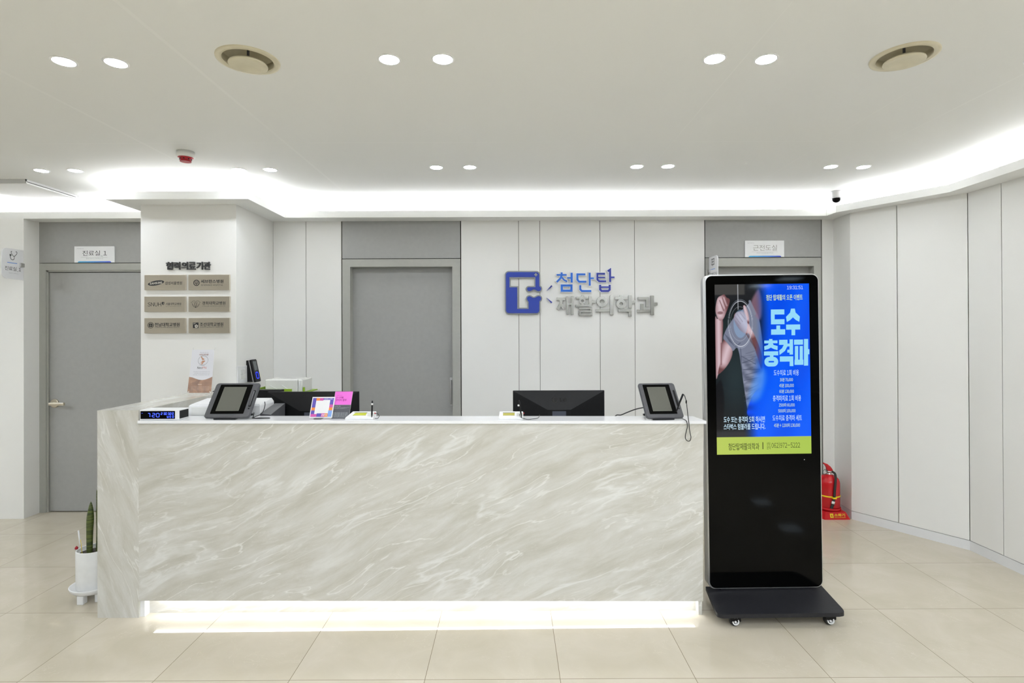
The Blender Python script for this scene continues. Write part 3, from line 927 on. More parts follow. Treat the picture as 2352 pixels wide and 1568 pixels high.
# payment stand (square acrylic plate) and pink leaflet
zq = zt(-1.05)
t = thing('payment_stand', 'white acrylic payment plate with purple, orange and pink squares', 'sign stand', (-1.055, 3.06, zq))
qf = local((-1.116, 3.052, zq + 0.006), (1, 0, 0), (0.10, 0.20, 0.97), (0, -0.98, 0.2))
obj('plate', B().prism([(0, 0), (0.126, 0), (0.126, 0.116), (0, 0.116)], qf, -0.003, 0.0), M_WHITE, t)
tiles = {'purple': (96, 84, 178), 'orange': (238, 142, 66), 'pink': (214, 92, 172), 'blue': (130, 165, 226)}
k = 0.126 / 660.0      # metres per unit of the plate drawing (660 wide)
def sq(b, x0, y0, x1, y1): b.prism([(x0 * k, y0 * k), (x1 * k, y0 * k), (x1 * k, y1 * k), (x0 * k, y1 * k)], qf, 0.0001, 0.0006)
DR = {'purple': [(25, 300, 125, 575), (330, 520, 630, 575), (530, 385, 630, 520), (200, 30, 330, 130), (25, 110, 125, 215)],
      'orange': [(125, 500, 225, 575), (25, 215, 125, 300), (530, 215, 630, 300), (430, 30, 520, 130)],
      'pink': [(225, 500, 330, 575), (530, 300, 630, 385), (330, 30, 430, 130), (25, 30, 200, 110)],
      'blue': [(520, 30, 630, 215)]}
for nm, rs in DR.items():
    for r_ in rs:
        b = B(); sq(b, *r_)
        obj('printed_square', b, mat('print_' + nm, tiles[nm], 0.35), t)
b = B(); lettering(b, 'zero', (345 * k, 55 * k, 500 * k, 105 * k), lambda u, v, d: qf(u, v, 0.0009), 0.03)
obj('wordmark', b, M_WHITE, t)
b = B(); lettering(b, '제로페이 가맹점', (350 * k, 532 * k, 590 * k, 562 * k), lambda u, v, d: qf(u, v, 0.0009), 0.01)
obj('lettering', b, M_WHITE, t)
obj('foot', B().box(-1.085, -1.045, 3.035, 3.095, zq, zq + 0.005), mat('smoky_acrylic', (90, 88, 86), 0.2), t)

t = thing('card_leaflet', 'pink and dark grey leaflet plate standing beside the payment plate', 'leaflet', (-0.945, 3.07, zq))
zq2 = zt(-0.95)
lf = local((-0.9985, 3.062, zq2), (1, 0, 0), (0.10, 0.20, 0.97), (0, -0.98, 0.2))
obj('backing_plate', B().prism([(0, 0), (0.098, 0), (0.098, 0.151), (0, 0.151)], lf, -0.003, 0.0), M_WHITE, t)
obj('pink_panel', B().prism([(0.001, 0.077), (0.098, 0.077), (0.098, 0.151), (0.001, 0.151)], lf, 0.0, 0.0006), mat('print_magenta', (238, 112, 218), 0.45), t)
obj('grey_panel', B().prism([(0.001, 0.0), (0.098, 0.0), (0.098, 0.0765), (0.001, 0.0765)], lf, 0.0, 0.0006), mat('print_slate', (84, 86, 92), 0.45), t)
L9 = lambda u, v, d: lf(u, v, 0.0009)
b = B()
lettering(b, '2~3개월', (0.011, 0.113, 0.050, 0.123), L9, 0.02)
lettering(b, '무이자 할부', (0.011, 0.097, 0.070, 0.110), L9, 0.01)
lettering(b, '신용카드 결제 시', (0.012, 0.1275, 0.044, 0.131), L9)
obj('lettering', b, mat('print_plum', (150, 20, 120), 0.5), t)
b = B()
lettering(b, '제휴카드 안내', (0.008, 0.067, 0.042, 0.071), L9, 0.02)
for kx in range(3):
    lettering(b, '자세한 사항은 카드사 안내를 참고하세요', (0.008, 0.061 - kx * 0.0032, 0.092 - kx * 0.012, 0.0632 - kx * 0.0032), L9)
for kx in range(7):
    lettering(b, '카드사별 무이자 할부 기간과 조건이 다릅니다', (0.006, 0.032 - kx * 0.0042, 0.090 - (0.015 if kx == 6 else 0), 0.0350 - kx * 0.0042), L9, 0.012)
obj('small_print', b, mat('print_pale', (190, 192, 196), 0.5), t)

# monitors seen from behind
def monitor(x0, x1, y, ztop, label, logo):
    H_ = 0.335
    t = thing('monitor', label, 'monitor', ((x0 + x1) / 2, y + 0.09, 0.745))
    z0 = ztop - H_
    xm = (x0 + x1) / 2; w = x1 - x0
    b = B()
    b.rbox(x0, x1, y + 0.028, y + 0.045, z0, ztop, 0.003)
    # faceted back: upper facet tilts up, side facets meet it along two ridges
    A = (x0 + 0.004, y + 0.028, ztop - 0.003); C = (x1 - 0.004, y + 0.028, ztop - 0.003)
    P = (xm - w * 0.125, y - 0.006, ztop - 0.115); Q = (xm + w * 0.125, y - 0.006, ztop - 0.115)
    E_ = (x0 + 0.004, y + 0.028, z0 + 0.004); G = (x1 - 0.004, y + 0.028, z0 + 0.004)
    Pb = (xm - w * 0.125, y - 0.006, z0 + 0.06); Qb = (xm + w * 0.125, y - 0.006, z0 + 0.06)
    b.add([A, C, P, Q, E_, G, Pb, Qb], [(0, 1, 3, 2), (0, 2, 6, 4), (1, 5, 7, 3), (2, 3, 7, 6), (4, 6, 7, 5)])
    obj('back_shell', b, M_BLACK, t)
    obj('screen', B().box(x0 + 0.008, x1 - 0.008, y + 0.0452, y + 0.046, z0 + 0.012, ztop - 0.008), M_BLACKG, t)
    obj('rating_label', B().box(xm - 0.042, xm + 0.042, y - 0.0075, y - 0.0062, ztop - 0.170, ztop - 0.124), mat('label_slate', (72, 76, 88), 0.4), t)
    nk = B().rbox(xm - 0.035, xm + 0.035, y + 0.035, y + 0.075, 0.76, z0 + 0.09, 0.006)
    nk.rbox(xm - 0.12, xm + 0.12, y + 0.0, y + 0.18, 0.7452, 0.758, 0.005)
    obj('stand', nk, M_BLACK, t)
    if logo:
        # emblem sits on the upper facet
        s = (Vector(P) - Vector(A)); s.x = 0; s = -s.normalized()
        n = Vector((0, -s.z, s.y)); n = n if n.y < 0 else -n
        mid = Vector((xm, y + 0.028 - 0.034 * 0.47, ztop - 0.003 - 0.112 * 0.47))
        fl = local(mid, (1, 0, 0), s, n)
        lb_ = B()
        stroke(lb_, circ(-0.026, 0.0, 0.0165, n=28), 0.0035, fl, 0.0003, 0.0016, closed=True)
        stroke(lb_, [(-0.026, 0.0075), (-0.026, -0.0075), (-0.017, -0.0075)], 0.0028, fl, 0.0003, 0.0016)
        lb_.prism(circ(-0.0325, 0.005, 0.0020, n=10), fl, 0.0003, 0.0016)
        lettering(lb_, 'LG', (0.006, -0.012, 0.046, 0.012), fl, 0.035, 0.0015)
        obj('logo', lb_, mat('gloss_black', (12, 12, 14), 0.12), t)
    return t
monitor(0.010, 0.578, 3.40, 1.1745, 'black monitor seen from behind, with round emblem and letters, right of middle door', True)
monitor(-1.512, -0.945, 3.40, 1.1735, 'black monitor seen from behind, left one, behind the payment plate', False)

# printer, black case, green tray with wrapped packs behind the left monitor
t = thing('printer', 'white desktop printer half hidden behind the left tablet', 'printer', (-1.65, 3.28, 0.745))
obj('body', B().rbox(-1.862, -1.448, 3.19, 3.38, 0.7455, 1.121, 0.005), M_WHITE, t)
obj('front_tray', B().rbox(-1.842, -1.55, 3.183, 3.1895, 1.066, 1.112, 0.002), M_OFFW, t)
lid = B().hexa([(-1.862, 3.195, 1.1212), (-1.450, 3.195, 1.1212), (-1.450, 3.38, 1.1212), (-1.862, 3.38, 1.1212), (-1.850, 3.20, 1.128), (-1.460, 3.20, 1.128), (-1.460, 3.37, 1.143), (-1.850, 3.37, 1.143)])
obj('lid', lid, M_WHITE, t)
obj('paper_slot', B().hexa([(-1.775, 3.25, 1.1322), (-1.69, 3.25, 1.1322), (-1.69, 3.30, 1.1366), (-1.775, 3.30, 1.1366), (-1.775, 3.25, 1.134), (-1.69, 3.25, 1.134), (-1.69, 3.30, 1.1384), (-1.775, 3.30, 1.1384)]), M_GREYD, t)
t = thing('document_tray', 'dark grey sloping tray between printer and left monitor', 'tray', (-1.42, 3.28, 0.745))
obj('tray', B().hexa([(-1.446, 3.185, 0.7455), (-1.385, 3.185, 0.7455), (-1.385, 3.385, 0.7455), (-1.446, 3.385, 0.7455), (-1.446, 3.185, 1.075), (-1.385, 3.185, 1.068), (-1.385, 3.385, 1.108), (-1.446, 3.385, 1.108)]), M_GREYD, t)
t = thing('computer_case', 'black computer case between printer and left monitor', 'computer', (-1.60, 3.75, 0.745))
obj('case', B().rbox(-1.695, -1.518, 3.64, 3.70, 0.7455, 1.163, 0.004), M_BLACK, t)
obj('screw', B().lathe([(0.005, 3.6395), (0.005, 3.635)], -1.66, 1.10, 10, True, 'y'), M_CHROME, t)
t = thing('paper_tray', 'green open tray behind the left monitor', 'tray', (-1.60, 4.1, 0.0))
M_GREEN = mat('lime_plastic', (140, 176, 40), 0.4)
tb = B().box(-1.79, -1.47, 3.91, 4.20, 1.105, 1.112).box(-1.79, -1.783, 3.91, 4.20, 1.112, 1.15).box(-1.477, -1.467, 3.92, 3.935, 1.112, 1.152).box(-1.79, -1.55, 3.903, 3.91, 1.105, 1.142)
obj('tray', tb, M_GREEN, t)
obj('shelf', B().box(-1.80, -1.47, 3.93, 4.25, 0.0, 1.104), M_OFFW, t)
M_WRAP = mat('clear_wrap', (226, 226, 220), 0.2, coat=0.6)
for i, (x0, x1, z0, z1, lab) in enumerate(((-1.745, -1.515, 1.1125, 1.208, 'plastic-wrapped white paper pack in green tray, larger one'),
                                           (-1.513, -1.482, 1.1125, 1.206, 'narrow white wrapped pack at right side of green tray'))):
    t = thing('paper_pack', lab, 'pack', ((x0 + x1) / 2, 4.0, z0))
    bm = B().rbox(x0, x1, 3.92, 4.12, z0, z1, 0.008, 3)
    obj('pack', bm, M_WRAP, t)
    st = B()
    for a in range(2 if i == 0 else 1):
        st.tube([(x0 + 0.03 + a * 0.09, 3.9195, z0 + 0.055), (min(x0 + 0.10 + a * 0.07, x1 - 0.006), 3.9195, z0 + 0.022)] if i == 0 else [(x0 + 0.012, 3.9195, z1 - 0.015), (x0 + 0.012, 3.9195, z0 + 0.02)], 0.0018, 6)
    obj('wrap_fold', st, M_WHITE, t)

# mini banner on the counter return
zb_ = 1.1222
t = thing('mini_banner', 'small white and tan standing banner on the counter return', 'banner', (-2.13, 3.79, zb_))
bf = local((-2.2105, 3.775, 1.1255 + 0.006), (0.163, 0.0, 0.0), (0.0175, 0.03, 0.293), (0, -1, 0))
M_BANW = mat('banner_white', (233, 233, 238), 0.5)
obj('sheet', B().prism([(0, 0), (1, 0), (0.93, 1), (0.0, 1)], bf, -0.001, 0.0), M_BANW, t)
curve_pts = [(1.0 - 0.07 * 0.37, 0.372), (0.85, 0.338), (0.68, 0.305), (0.55, 0.296), (0.42, 0.302), (0.28, 0.328), (0.13, 0.358), (0.0, 0.370)]
m = mat('banner_tan', (196, 158, 134), 0.5)
N = NT(m); tc = N.n('ShaderNodeTexCoord'); nz = N.n('ShaderNodeTexNoise', Scale=14.0, Detail=4.0, Distortion=1.0); N.l(tc.outputs['Object'], nz.inputs['Vector'])
N.l(N.ramp(nz.outputs[0], [(0.3, lin((146, 120, 110))), (0.55, lin((184, 148, 126))), (0.75, lin((198, 168, 146)))]), N.b.inputs['Base Color'])
obj('lower_print', B().prism([(0, 0.0), (1.0, 0.0)] + curve_pts, bf, 0.0001, 0.0006), m, t)
e = lambda u, v, d: bf(u, v, 0.0010 + d)
b = B(); lettering(b, '네오피엔', (0.33, 0.865, 0.70, 0.905), e, 0.015)
obj('title', b, mat('print_brown', (150, 96, 84), 0.5), t)
b = B(); lettering(b, '관절을 위한 한 번의 선택', (0.33, 0.925, 0.69, 0.942), e)
lettering(b, '조직수복용생체재료', (0.35, 0.625, 0.60, 0.638), e)
for kx, (x0, x1) in enumerate(((0.15, 0.84), (0.20, 0.84), (0.15, 0.84))):
    lettering(b, '무릎 관절강 내 주사로 통증을 완화하는 치료', (x0, 0.482 - kx * 0.037, x1, 0.497 - kx * 0.037), e)
obj('small_print', b, mat('print_mid', (160, 160, 168), 0.5), t)
b = B(); lettering(b, 'Neo', (0.30, 0.555, 0.51, 0.605), e, 0.005)
obj('wordmark', b, M_INK, t)
b = B(); lettering(b, 'PN', (0.52, 0.555, 0.68, 0.605), e, 0.0)
obj('wordmark', b, mat('print_salmon', (206, 128, 112), 0.5), t)
b = B(); stroke(b, circ(0.51, 0.75, 0.205, 0.107, 36), 0.008, e, 0, 0.0003, closed=True)
obj('ring', b, M_INKG, t)
b = B()
b.prism([(0.40, 0.838), (0.45, 0.842), (0.47, 0.81), (0.53, 0.792), (0.56, 0.785), (0.55, 0.768), (0.47, 0.760), (0.45, 0.79)], e, 0, 0.0003)
b.prism([(0.47, 0.742), (0.59, 0.745), (0.60, 0.73), (0.55, 0.715), (0.52, 0.69), (0.49, 0.655), (0.45, 0.66), (0.48, 0.70), (0.47, 0.72)], e, 0, 0.0003)
b.prism([(0.43, 0.728), (0.46, 0.715), (0.45, 0.69), (0.42, 0.665), (0.43, 0.70)], e, 0, 0.0003)
obj('knee_drawing', b, mat('print_knee', (202, 148, 116), 0.5), t)
b = B(); lettering(b, '제품정보', (0.40, 0.182, 0.57, 0.205), e, 0.03)
for kx in range(4):
    lettering(b, '사용 전 의사와 상담하고 주의사항을 확인하세요', (0.12, 0.135 - kx * 0.025, 0.90, 0.147 - kx * 0.025), e)
obj('small_print', b, mat('print_cream', (226, 206, 192), 0.5), t)
pf = B()
for u, v in ((0.05, 0.022), (0.95, 0.022), (0.07, 0.975), (0.90, 0.975)):
    pf.prism([(u + 0.022 * math.cos(a) , v + 0.0122 * math.sin(a)) for a in [2 * PI * q / 14 for q in range(14)]], bf, 0.0002, 0.0022)
obj('grommets', pf, M_WHITE, t)
ft = B()
ft.tube([bf(0.05, 0.02, -0.003), (-2.222, 3.765, zb_ + 0.003)], 0.0025, 8).tube([bf(0.95, 0.02, -0.003), (-2.045, 3.765, zb_ + 0.003)], 0.0025, 8)
ft.tube([bf(0.02, 1.05, -0.004), bf(0.07, 0.975, -0.004)], 0.003, 8).tube([bf(0.97, 1.05, -0.004), bf(0.90, 0.975, -0.004)], 0.003, 8)
ft.tube([bf(0.07, 0.975, -0.006), (-2.13, 3.80, zb_ + 0.14), (-2.13, 3.85, zb_ + 0.004)], 0.0025, 8)
obj('stand', ft, M_OFFW, t)
cord('charger_cable', [(-2.105, 3.90, 1.126), (-2.085, 3.905, 1.134), (-2.055, 3.91, 1.138), (-2.03, 3.90, 1.137), (-2.008, 3.88, 1.128), (-1.998, 3.86, 1.10), (-1.995, 3.83, 1.02), (-1.99, 3.80, 0.9)], 0.0028, 'dark cable draped over counter return behind the left tablet', 'cable')

# ------------------------------------------------------------------ wall fittings on the pillar side
xs = -2.051
t = thing('wall_switch', 'white wall switch plate on side of pillar', 'switch', (xs, 4.24, 1.22))
obj('plate', B().rbox(xs, xs + 0.008, 4.132, 4.345, 1.160, 1.288, 0.002), M_WHITE, t)
sw = B()
for yy in (4.175, 4.218):
    for zz_ in (1.190, 1.228):
        sw.rbox(xs + 0.0082, xs + 0.012, yy, yy + 0.030, zz_, zz_ + 0.034, 0.001)
obj('rockers', sw, M_OFFW, t)
obj('side_cover', B().rbox(xs + 0.0082, xs + 0.013, 4.285, 4.340, 1.168, 1.280, 0.001), M_WHITE, t)
# access reader: wedge mount, slanted face
t = thing('fingerprint_reader', 'black fingerprint access reader with blue ring on pillar side', 'access reader', (xs, 4.38, 1.24))
yz = [(4.275, 1.155), (4.275, 1.328)]
mount = B().hexa([(xs, 4.282, 1.160), (xs + 0.05, 4.275, 1.160), (xs + 0.05, 4.40, 1.160), (xs, 4.40, 1.160), (xs, 4.282, 1.325), (xs + 0.012, 4.275, 1.325), (xs + 0.012, 4.40, 1.325), (xs, 4.40, 1.325)])
obj('mount', mount, M_BLACK, t)
rf = local((xs + 0.0525, 4.283, 1.152), (0.03, 1.0, 0), (-0.21, 0.0, 0.977), (0.977, 0, 0.21))
obj('rim', B().prism(rrect(0.0, 0.085, 0.0, 0.180, 0.012, 5), rf, 0.0, 0.006), M_ALU, t)
obj('body', B().prism(rrect(0.002, 0.084, 0.001, 0.179, 0.012, 5), rf, 0.006, 0.022), M_BLACK, t)
obj('screen', B().prism(rrect(0.020, 0.068, 0.092, 0.165, 0.003, 3), rf, 0.0222, 0.0228), mat('reader_screen', (92, 98, 100), 0.2), t)
obj('sensor', B().prism(rrect(0.030, 0.060, 0.030, 0.074, 0.008, 4), rf, 0.0222, 0.0228), M_BLACKG, t)
b = B(); stroke(b, rrect(0.028, 0.062, 0.028, 0.076, 0.010, 4), 0.006, rf, 0.0222, 0.0232, closed=True)
obj('light_ring', b, mat('blue_ring', (20, 50, 255), 0.4, emit=(20, 50, 255), estr=1.2), t)

# plaques on the pillar
PW, PH = 0.306, 0.1135
PY = 4.13
plq = [(-2.7270, 1.9740), (-2.3990, 1.9735), (-2.7280, 1.8120), (-2.3985, 1.8115), (-2.7280, 1.6525), (-2.3985, 1.6520)]
plab = ['brushed metal plaque with dark oval logo, top left of six on pillar', 'brushed metal plaque with round shield crest, top right of six on pillar',
        'brushed metal plaque with four large capitals and tiny shield, middle left of six on pillar', 'brushed metal plaque with line-drawn leaf crest, middle right of six on pillar',
        'brushed metal plaque with round seal, bottom left of six on pillar', 'brushed metal plaque with square flower mark, bottom right of six on pillar']
def plaque(i):
    x0, z1 = plq[i]
    t = thing('plaque', plab[i], 'plaque', (x0 + PW / 2, PY, z1 - PH), 'metal plaques on the pillar')
    yf = PY - 0.016
    obj('plate', B().rbox(x0, x0 + PW, yf, PY - 0.0005, z1 - PH, z1, 0.0012), M_STEEL, t)
    # drawing frame: photo-crop units, 7.127 per pixel; the plate spans 675 x 248 units
    kx = PW / 655.0; kz = PH / 246.0
    def fn(u, v, d): return (x0 + u * kx, yf - 0.0004 - d, z1 - v * kz)
    def T(s, u0, v0, u1, v1, w=0.0, m=M_INK, nm='lettering'):
        b = B(); lettering(b, s, (u0, v1, u1, v0), fn, w)
        obj(nm, b, m, t, recalc=False)
    g = B()
    if i == 0:
        el = []
        for a in range(36):
            th = 2 * PI * a / 36
            u = 130 * math.cos(th); v = 38 * math.sin(th)
            el.append((187 + u * 0.992 + v * 0.1, 133 + v - u * 0.17))
        g.prism(el, fn, 0, 0.0003); obj('logo', g, M_INK, t)
        b = B(); lettering(b, 'SAMSUNG', (88, 152, 285, 118), lambda u, v, d: fn(u, v - (u - 187) * 0.10, 0.0006), 0.03)
        obj('logo_lettering', b, mat('plaque_pale', (214, 208, 196), 0.4), t, recalc=False)
        T('삼성서울병원', 332, 108, 600, 162, 0.01)
    elif i == 1:
        c = (128, 132)
        stroke(g, circ(c[0], c[1], 43, 43, 32), 12, fn, 0, 0.0003, True)
        g.prism([(104, 108), (152, 108), (152, 135), (128, 165), (104, 135)], fn, 0, 0.0003); obj('crest', g, M_INK, t)
        h = B(); h.prism([(110, 114), (126, 114), (126, 130), (110, 130)], fn, 0.0004, 0.0007).prism([(130, 114), (146, 114), (146, 130), (130, 130)], fn, 0.0004, 0.0007).prism([(118, 136), (138, 136), (128, 152)], fn, 0.0004, 0.0007)
        obj('crest_detail', h, M_STEEL, t)
        T('세브란스병원', 197, 80, 558, 138, 0.02); T('SEVERANCE HOSPITAL', 200, 156, 552, 180, 0.0)
    elif i == 2:
        T('SNUH', 55, 95, 270, 158, 0.0, M_INK, 'wordmark')
        g.prism([(282, 88), (320, 88), (320, 120), (302, 140), (282, 120)], fn, 0, 0.0003); obj('crest', g, M_INK, t)
        h = B(); stroke(h, [(302, 98), (312, 108), (302, 118), (310, 126)], 5, fn, 0.0004, 0.0007); obj('crest_detail', h, M_STEEL, t)
        T('서울대학교병원', 342, 100, 588, 140, 0.01); T('SEOUL NATIONAL UNIVERSITY HOSPITAL', 342, 152, 588, 160, 0)
    elif i == 3:
        for pts in ([(35, 98), (60, 85), (75, 70), (100, 72), (115, 95), (130, 72), (155, 70), (170, 85), (195, 98)], [(55, 100), (70, 150), (115, 180), (160, 150), (175, 100)], [(85, 90), (100, 115), (115, 175), (130, 115), (145, 90)], [(60, 120), (90, 160), (115, 170)], [(170, 120), (140, 160), (115, 170)]):
            stroke(g, [tuple(p)[:2] for p in spline([(u, v, 0) for u, v in pts], 5)], 3.2, fn, 0, 0.0003)
        stroke(g, circ(115, 130, 20, 28, 20), 3, fn, 0, 0.0003, True)
        g.prism(circ(113, 176, 8, 6, 12), fn, 0, 0.0003)
        obj('crest', g, M_INK, t)
        T('경희대학교병원', 217, 80, 588, 136, 0.012); T('KYUNG HEE UNIVERSITY HOSPITAL', 217, 150, 585, 161, 0)
    elif i == 4:
        stroke(g, circ(103, 117, 47, 47, 32), 5, fn, 0, 0.0003, True); stroke(g, circ(103, 117, 38, 38, 32), 3, fn, 0, 0.0003, True)
        for a in range(4):
            th = PI / 4 + a * PI / 2
            g.prism(circ(103 + 19 * math.cos(th), 117 + 19 * math.sin(th), 12, 12, 14), fn, 0, 0.0003)
        stroke(g, circ(103, 117, 26, 26, 24), 4, fn, 0, 0.0003, True)
        obj('seal', g, M_INK, t)
        T('전남대학교병원', 165, 76, 565, 138, 0.02); T('CHONNAM NATIONAL UNIVERSITY HOSPITAL', 168, 145, 562, 158, 0.008)
    else:
        g.prism([(70, 74), (158, 74), (158, 164), (70, 164)], fn, 0, 0.0003); obj('mark', g, M_INK, t)
        h = B()
        for a in range(5):
            th = -PI / 2 + a * 2 * PI / 5
            h.prism(circ(124 + 17 * math.cos(th), 134 + 17 * math.sin(th), 12, 12, 14), fn, 0.0004, 0.0007)
        for k_ in range(3): h.prism([(78, 82 + k_ * 8), (120 - k_ * 8, 82 + k_ * 8), (120 - k_ * 8, 85 + k_ * 8), (78, 85 + k_ * 8)], fn, 0.0004, 0.0007)
        obj('flower', h, mat('plaque_pale', (214, 208, 196), 0.4), t)
        s_ = B(); s_.prism([(124, 122), (136, 136), (124, 142), (112, 136)], fn, 0.0009, 0.0012); obj('flower_centre', s_, M_INK, t)
        T('조선대학교병원', 180, 74, 553, 136, 0.015); T('CHOSUN UNIVERSITY HOSPITAL', 182, 142, 550, 156, 0.008)
for i in range(6):
    plaque(i)

# heading letters above the plaques
t = thing('heading_lettering', 'dark raised Korean letters above the plaques on pillar', 'lettering', (-2.405, PY, 2.011))
xs_ = [(581, 690), (708, 810), (832, 935), (948, 1060), (1075, 1178), (1190, 1305)]
for ch, (a, c) in zip('협력의료기관', xs_):
    k0 = -2.570 + (a - 581) / (1305 - 581) * 0.331; k1 = -2.570 + (c - 581) / (1305 - 581) * 0.331
    b = B(); lettering(b, ch, (k0, 2.012, k1, 2.070), lambda u, v, d: (u, PY - d, v), 0.022, 0.012, 4)
    obj('letter', b, mat('letter_dark', (62, 62, 62), 0.45), t)

# room signs above the doors, flag signs beside them
def room_sign(x0, x1, z0, z1, yf, name, sub, label, ink):
    t = thing('room_sign', label, 'sign', ((x0 + x1) / 2, yf, z0), 'room signs above the doors')
    obj('plate', B().rbox(x0, x1, yf, yf + 0.011, z0, z1, 0.001), M_WHITE, t)
    w, h = x1 - x0, z1 - z0
    def fn(u, v, d): return (x0 + u * w, yf - 0.0004 - d, z0 + v * h)
    b = B(); lettering(b, name, (0.205, 0.385, 0.815, 0.735), fn, 0.0); obj('lettering', b, ink, t, recalc=False)
    b = B(); lettering(b, sub, (0.30, 0.205, 0.72, 0.285), fn, 0); lettering(b, '첨단탑재활의학과', (0.065, 0.835, 0.235, 0.875), fn, 0)
    stroke(b, [(0.17, 0.32), (0.83, 0.32)], 0.008, fn, 0, 0.0002)
    obj('small_print', b, M_INKG, t, recalc=False)
    m = MATS.get('sign_blue')
    if m is None:
        m = mat('sign_blue', (40, 120, 220), 0.4)
        N = NT(m); tc = N.n('ShaderNodeTexCoord'); sp = N.n('ShaderNodeSeparateXYZ'); N.l(tc.outputs['Object'], sp.inputs[0])
        N.l(N.ramp(N.math('ADD', N.math('MULTIPLY', sp.outputs[0], 3.4), 0.5), [(0.05, lin((50, 170, 220))), (0.95, lin((40, 70, 200)))]), N.b.inputs['Base Color'])
    pts = [(0.09, 0.0), (0.92, 0.0), (0.92, 0.03), (0.905, 0.06), (0.88, 0.075), (0.13, 0.075), (0.105, 0.06), (0.09, 0.03)]
    obj('blue_edge', B().prism(pts, fn, 0, 0.0003), m, t)
    return t
room_sign(-3.749, -3.405, 2.1485, 2.288, Y1 - 0.012, '진료실_1', "Doctor's Office_1", 'white room sign with dark letters above the left door', M_INK)
room_sign(2.020, 2.358, 2.1755, 2.317, YB - 0.0115, '근전도실', 'Electromyography Room', 'white room sign with silvery letters above the right door', mat('ink_silver', (146, 144, 138), 0.4))

def flag_sign(X, ys, z0, z1, facing, label, room, code):
    """projects from the wall towards the room; ys = (wall y, outer y); facing = -1/+1 side of the printed face."""
    yw, yo = ys
    t = thing('projecting_sign', label, 'sign', (X, yw, z0), 'projecting room signs')
    L = yw - yo
    def fn(u, v, d): return (X + facing * d, (yo + u * L) if facing > 0 else (yo + (1 - u) * L), z0 + v * (z1 - z0))
    q = rrect(0, 1, 0, 1, 0.001, 1)
    r = 0.22; rv = r * L / (z1 - z0)
    pts = [(1, 0), (1, 1)] + [(r + r * math.cos(math.radians(a)), 1 - rv + rv * math.sin(math.radians(a))) for a in range(90, 181, 15)] + [(r + r * math.cos(math.radians(a)), rv + rv * math.sin(math.radians(a))) for a in range(180, 271, 15)]
    if facing < 0:
        pts = [(1 - u, v) for u, v in pts]
    obj('plate', B().prism(pts, fn, -0.005, 0.0), mat('sign_white', (232, 232, 234), 0.25), t)
    e = lambda u, v, d: fn(u, v, 0.0004 + d)
    g = B()
    if code == 'steth':
        def S_(pts, w): stroke(g, [tuple(p)[:2] for p in spline([(u, v, 0) for u, v in pts], 5)], w, e, 0, 0.0003)
        S_([(0.46, 0.905), (0.42, 0.90), (0.43, 0.85), (0.50, 0.775), (0.56, 0.755), (0.63, 0.80), (0.69, 0.865), (0.685, 0.91), (0.63, 0.915)], 0.022)
        S_([(0.56, 0.755), (0.565, 0.70), (0.545, 0.655), (0.48, 0.635), (0.41, 0.66), (0.385, 0.72), (0.39, 0.765)], 0.022)
        g.prism([(0.39 + 0.045 * math.cos(a), 0.785 + 0.032 * math.sin(a)) for a in [2 * PI * q / 16 for q in range(16)]], e, 0, 0.0003)
    else:
        for pts, w in (([(0.30, 0.70), (0.30, 0.90), (0.62, 0.90), (0.62, 0.70), (0.30, 0.70)], 0.03), ([(0.46, 0.64), (0.46, 0.88)], 0.03), ([(0.36, 0.80), (0.56, 0.80)], 0.03)):
            stroke(g, pts, w, e, 0, 0.0003)
    obj('pictogram', g, mat('ink_grey', (96, 96, 96), 0.6), t)
    b = B(); lettering(b, room, (0.13, 0.26, 0.88, 0.41), e, 0.0); obj('lettering', b, M_INK, t, recalc=False)
    b = B(); lettering(b, "Doctor's Office_1" if code == 'steth' else 'Electromyography Room', (0.32, 0.175, 0.76, 0.215), e); obj('small_print', b, M_INKG, t, recalc=False)
    b = B(); stroke(b, [(0.24, 0.53), (0.70, 0.53)], 0.022, e, 0, 0.0003); obj('blue_line', b, mat('line_blue', (92, 140, 214), 0.5), t)
    bx = B().rbox(X - 0.012, X + 0.012, yw - 0.035, yw, z0 + (z1 - z0) * 0.43, z0 + (z1 - z0) * 0.56, 0.002)
    obj('bracket', bx, M_ALU, t)
flag_sign(-4.062, (4.6095, 4.415), 1.985, 2.232, 1, 'white rounded sign projecting from left wall with stethoscope drawing', '진료실_1', 'steth')
flag_sign(1.712, (4.7675, 4.565), 1.94, 2.172, -1, 'white rounded sign projecting beside right door, half hidden by screen', '근전도실', 'emg')

# ------------------------------------------------------------------ logo on the back wall
LY = YB
kk = 4.755 / 1269.0 / 5.6
def lx(u): return (1120 + u / 5.6 - 1175.9) / 1269.0 * 4.755 - 0.0084
def lz(v, u=0): return 1.54 + (761.6 - (590 + v / 5.6)) / 1269.0 * 4.755 - 0.0039 * ((1120 + u / 5.6) - 1176) / 1269.0 * 4.755
def LF(base):
    return lambda u, v, d: (lx(u), LY - base - d, lz(v, u))
M_LB = mat('logo_blue', (22, 54, 158), 0.4)
M_LB1 = mat('letter_blue', (10, 98, 200), 0.35)
M_LB2 = mat('letter_navy', (26, 44, 146), 0.35)
M_LG = mat('logo_grey', (142, 144, 142), 0.4)
def arc(cx, cy, r, a0, a1, n=6): return circ(cx, cy, r, r, n, a0, a1)
blue = []
blue += arc(300, 234, 38, 180, 270)          # v grows downwards, so 270 is the top
blue += arc(652, 234, 38, 270, 360)
blue += [(690, 372)] + [tuple(p)[:2] for p in spline([(690, 376, 0), (708, 392, 0), (714, 412, 0), (704, 434, 0), (684, 442, 0), (660, 434, 0), (636, 421, 0), (612, 420, 0), (590, 431, 0), (564, 440, 0), (542, 432, 0), (533, 412, 0), (538, 396, 0), (552, 389, 0)], 4)]
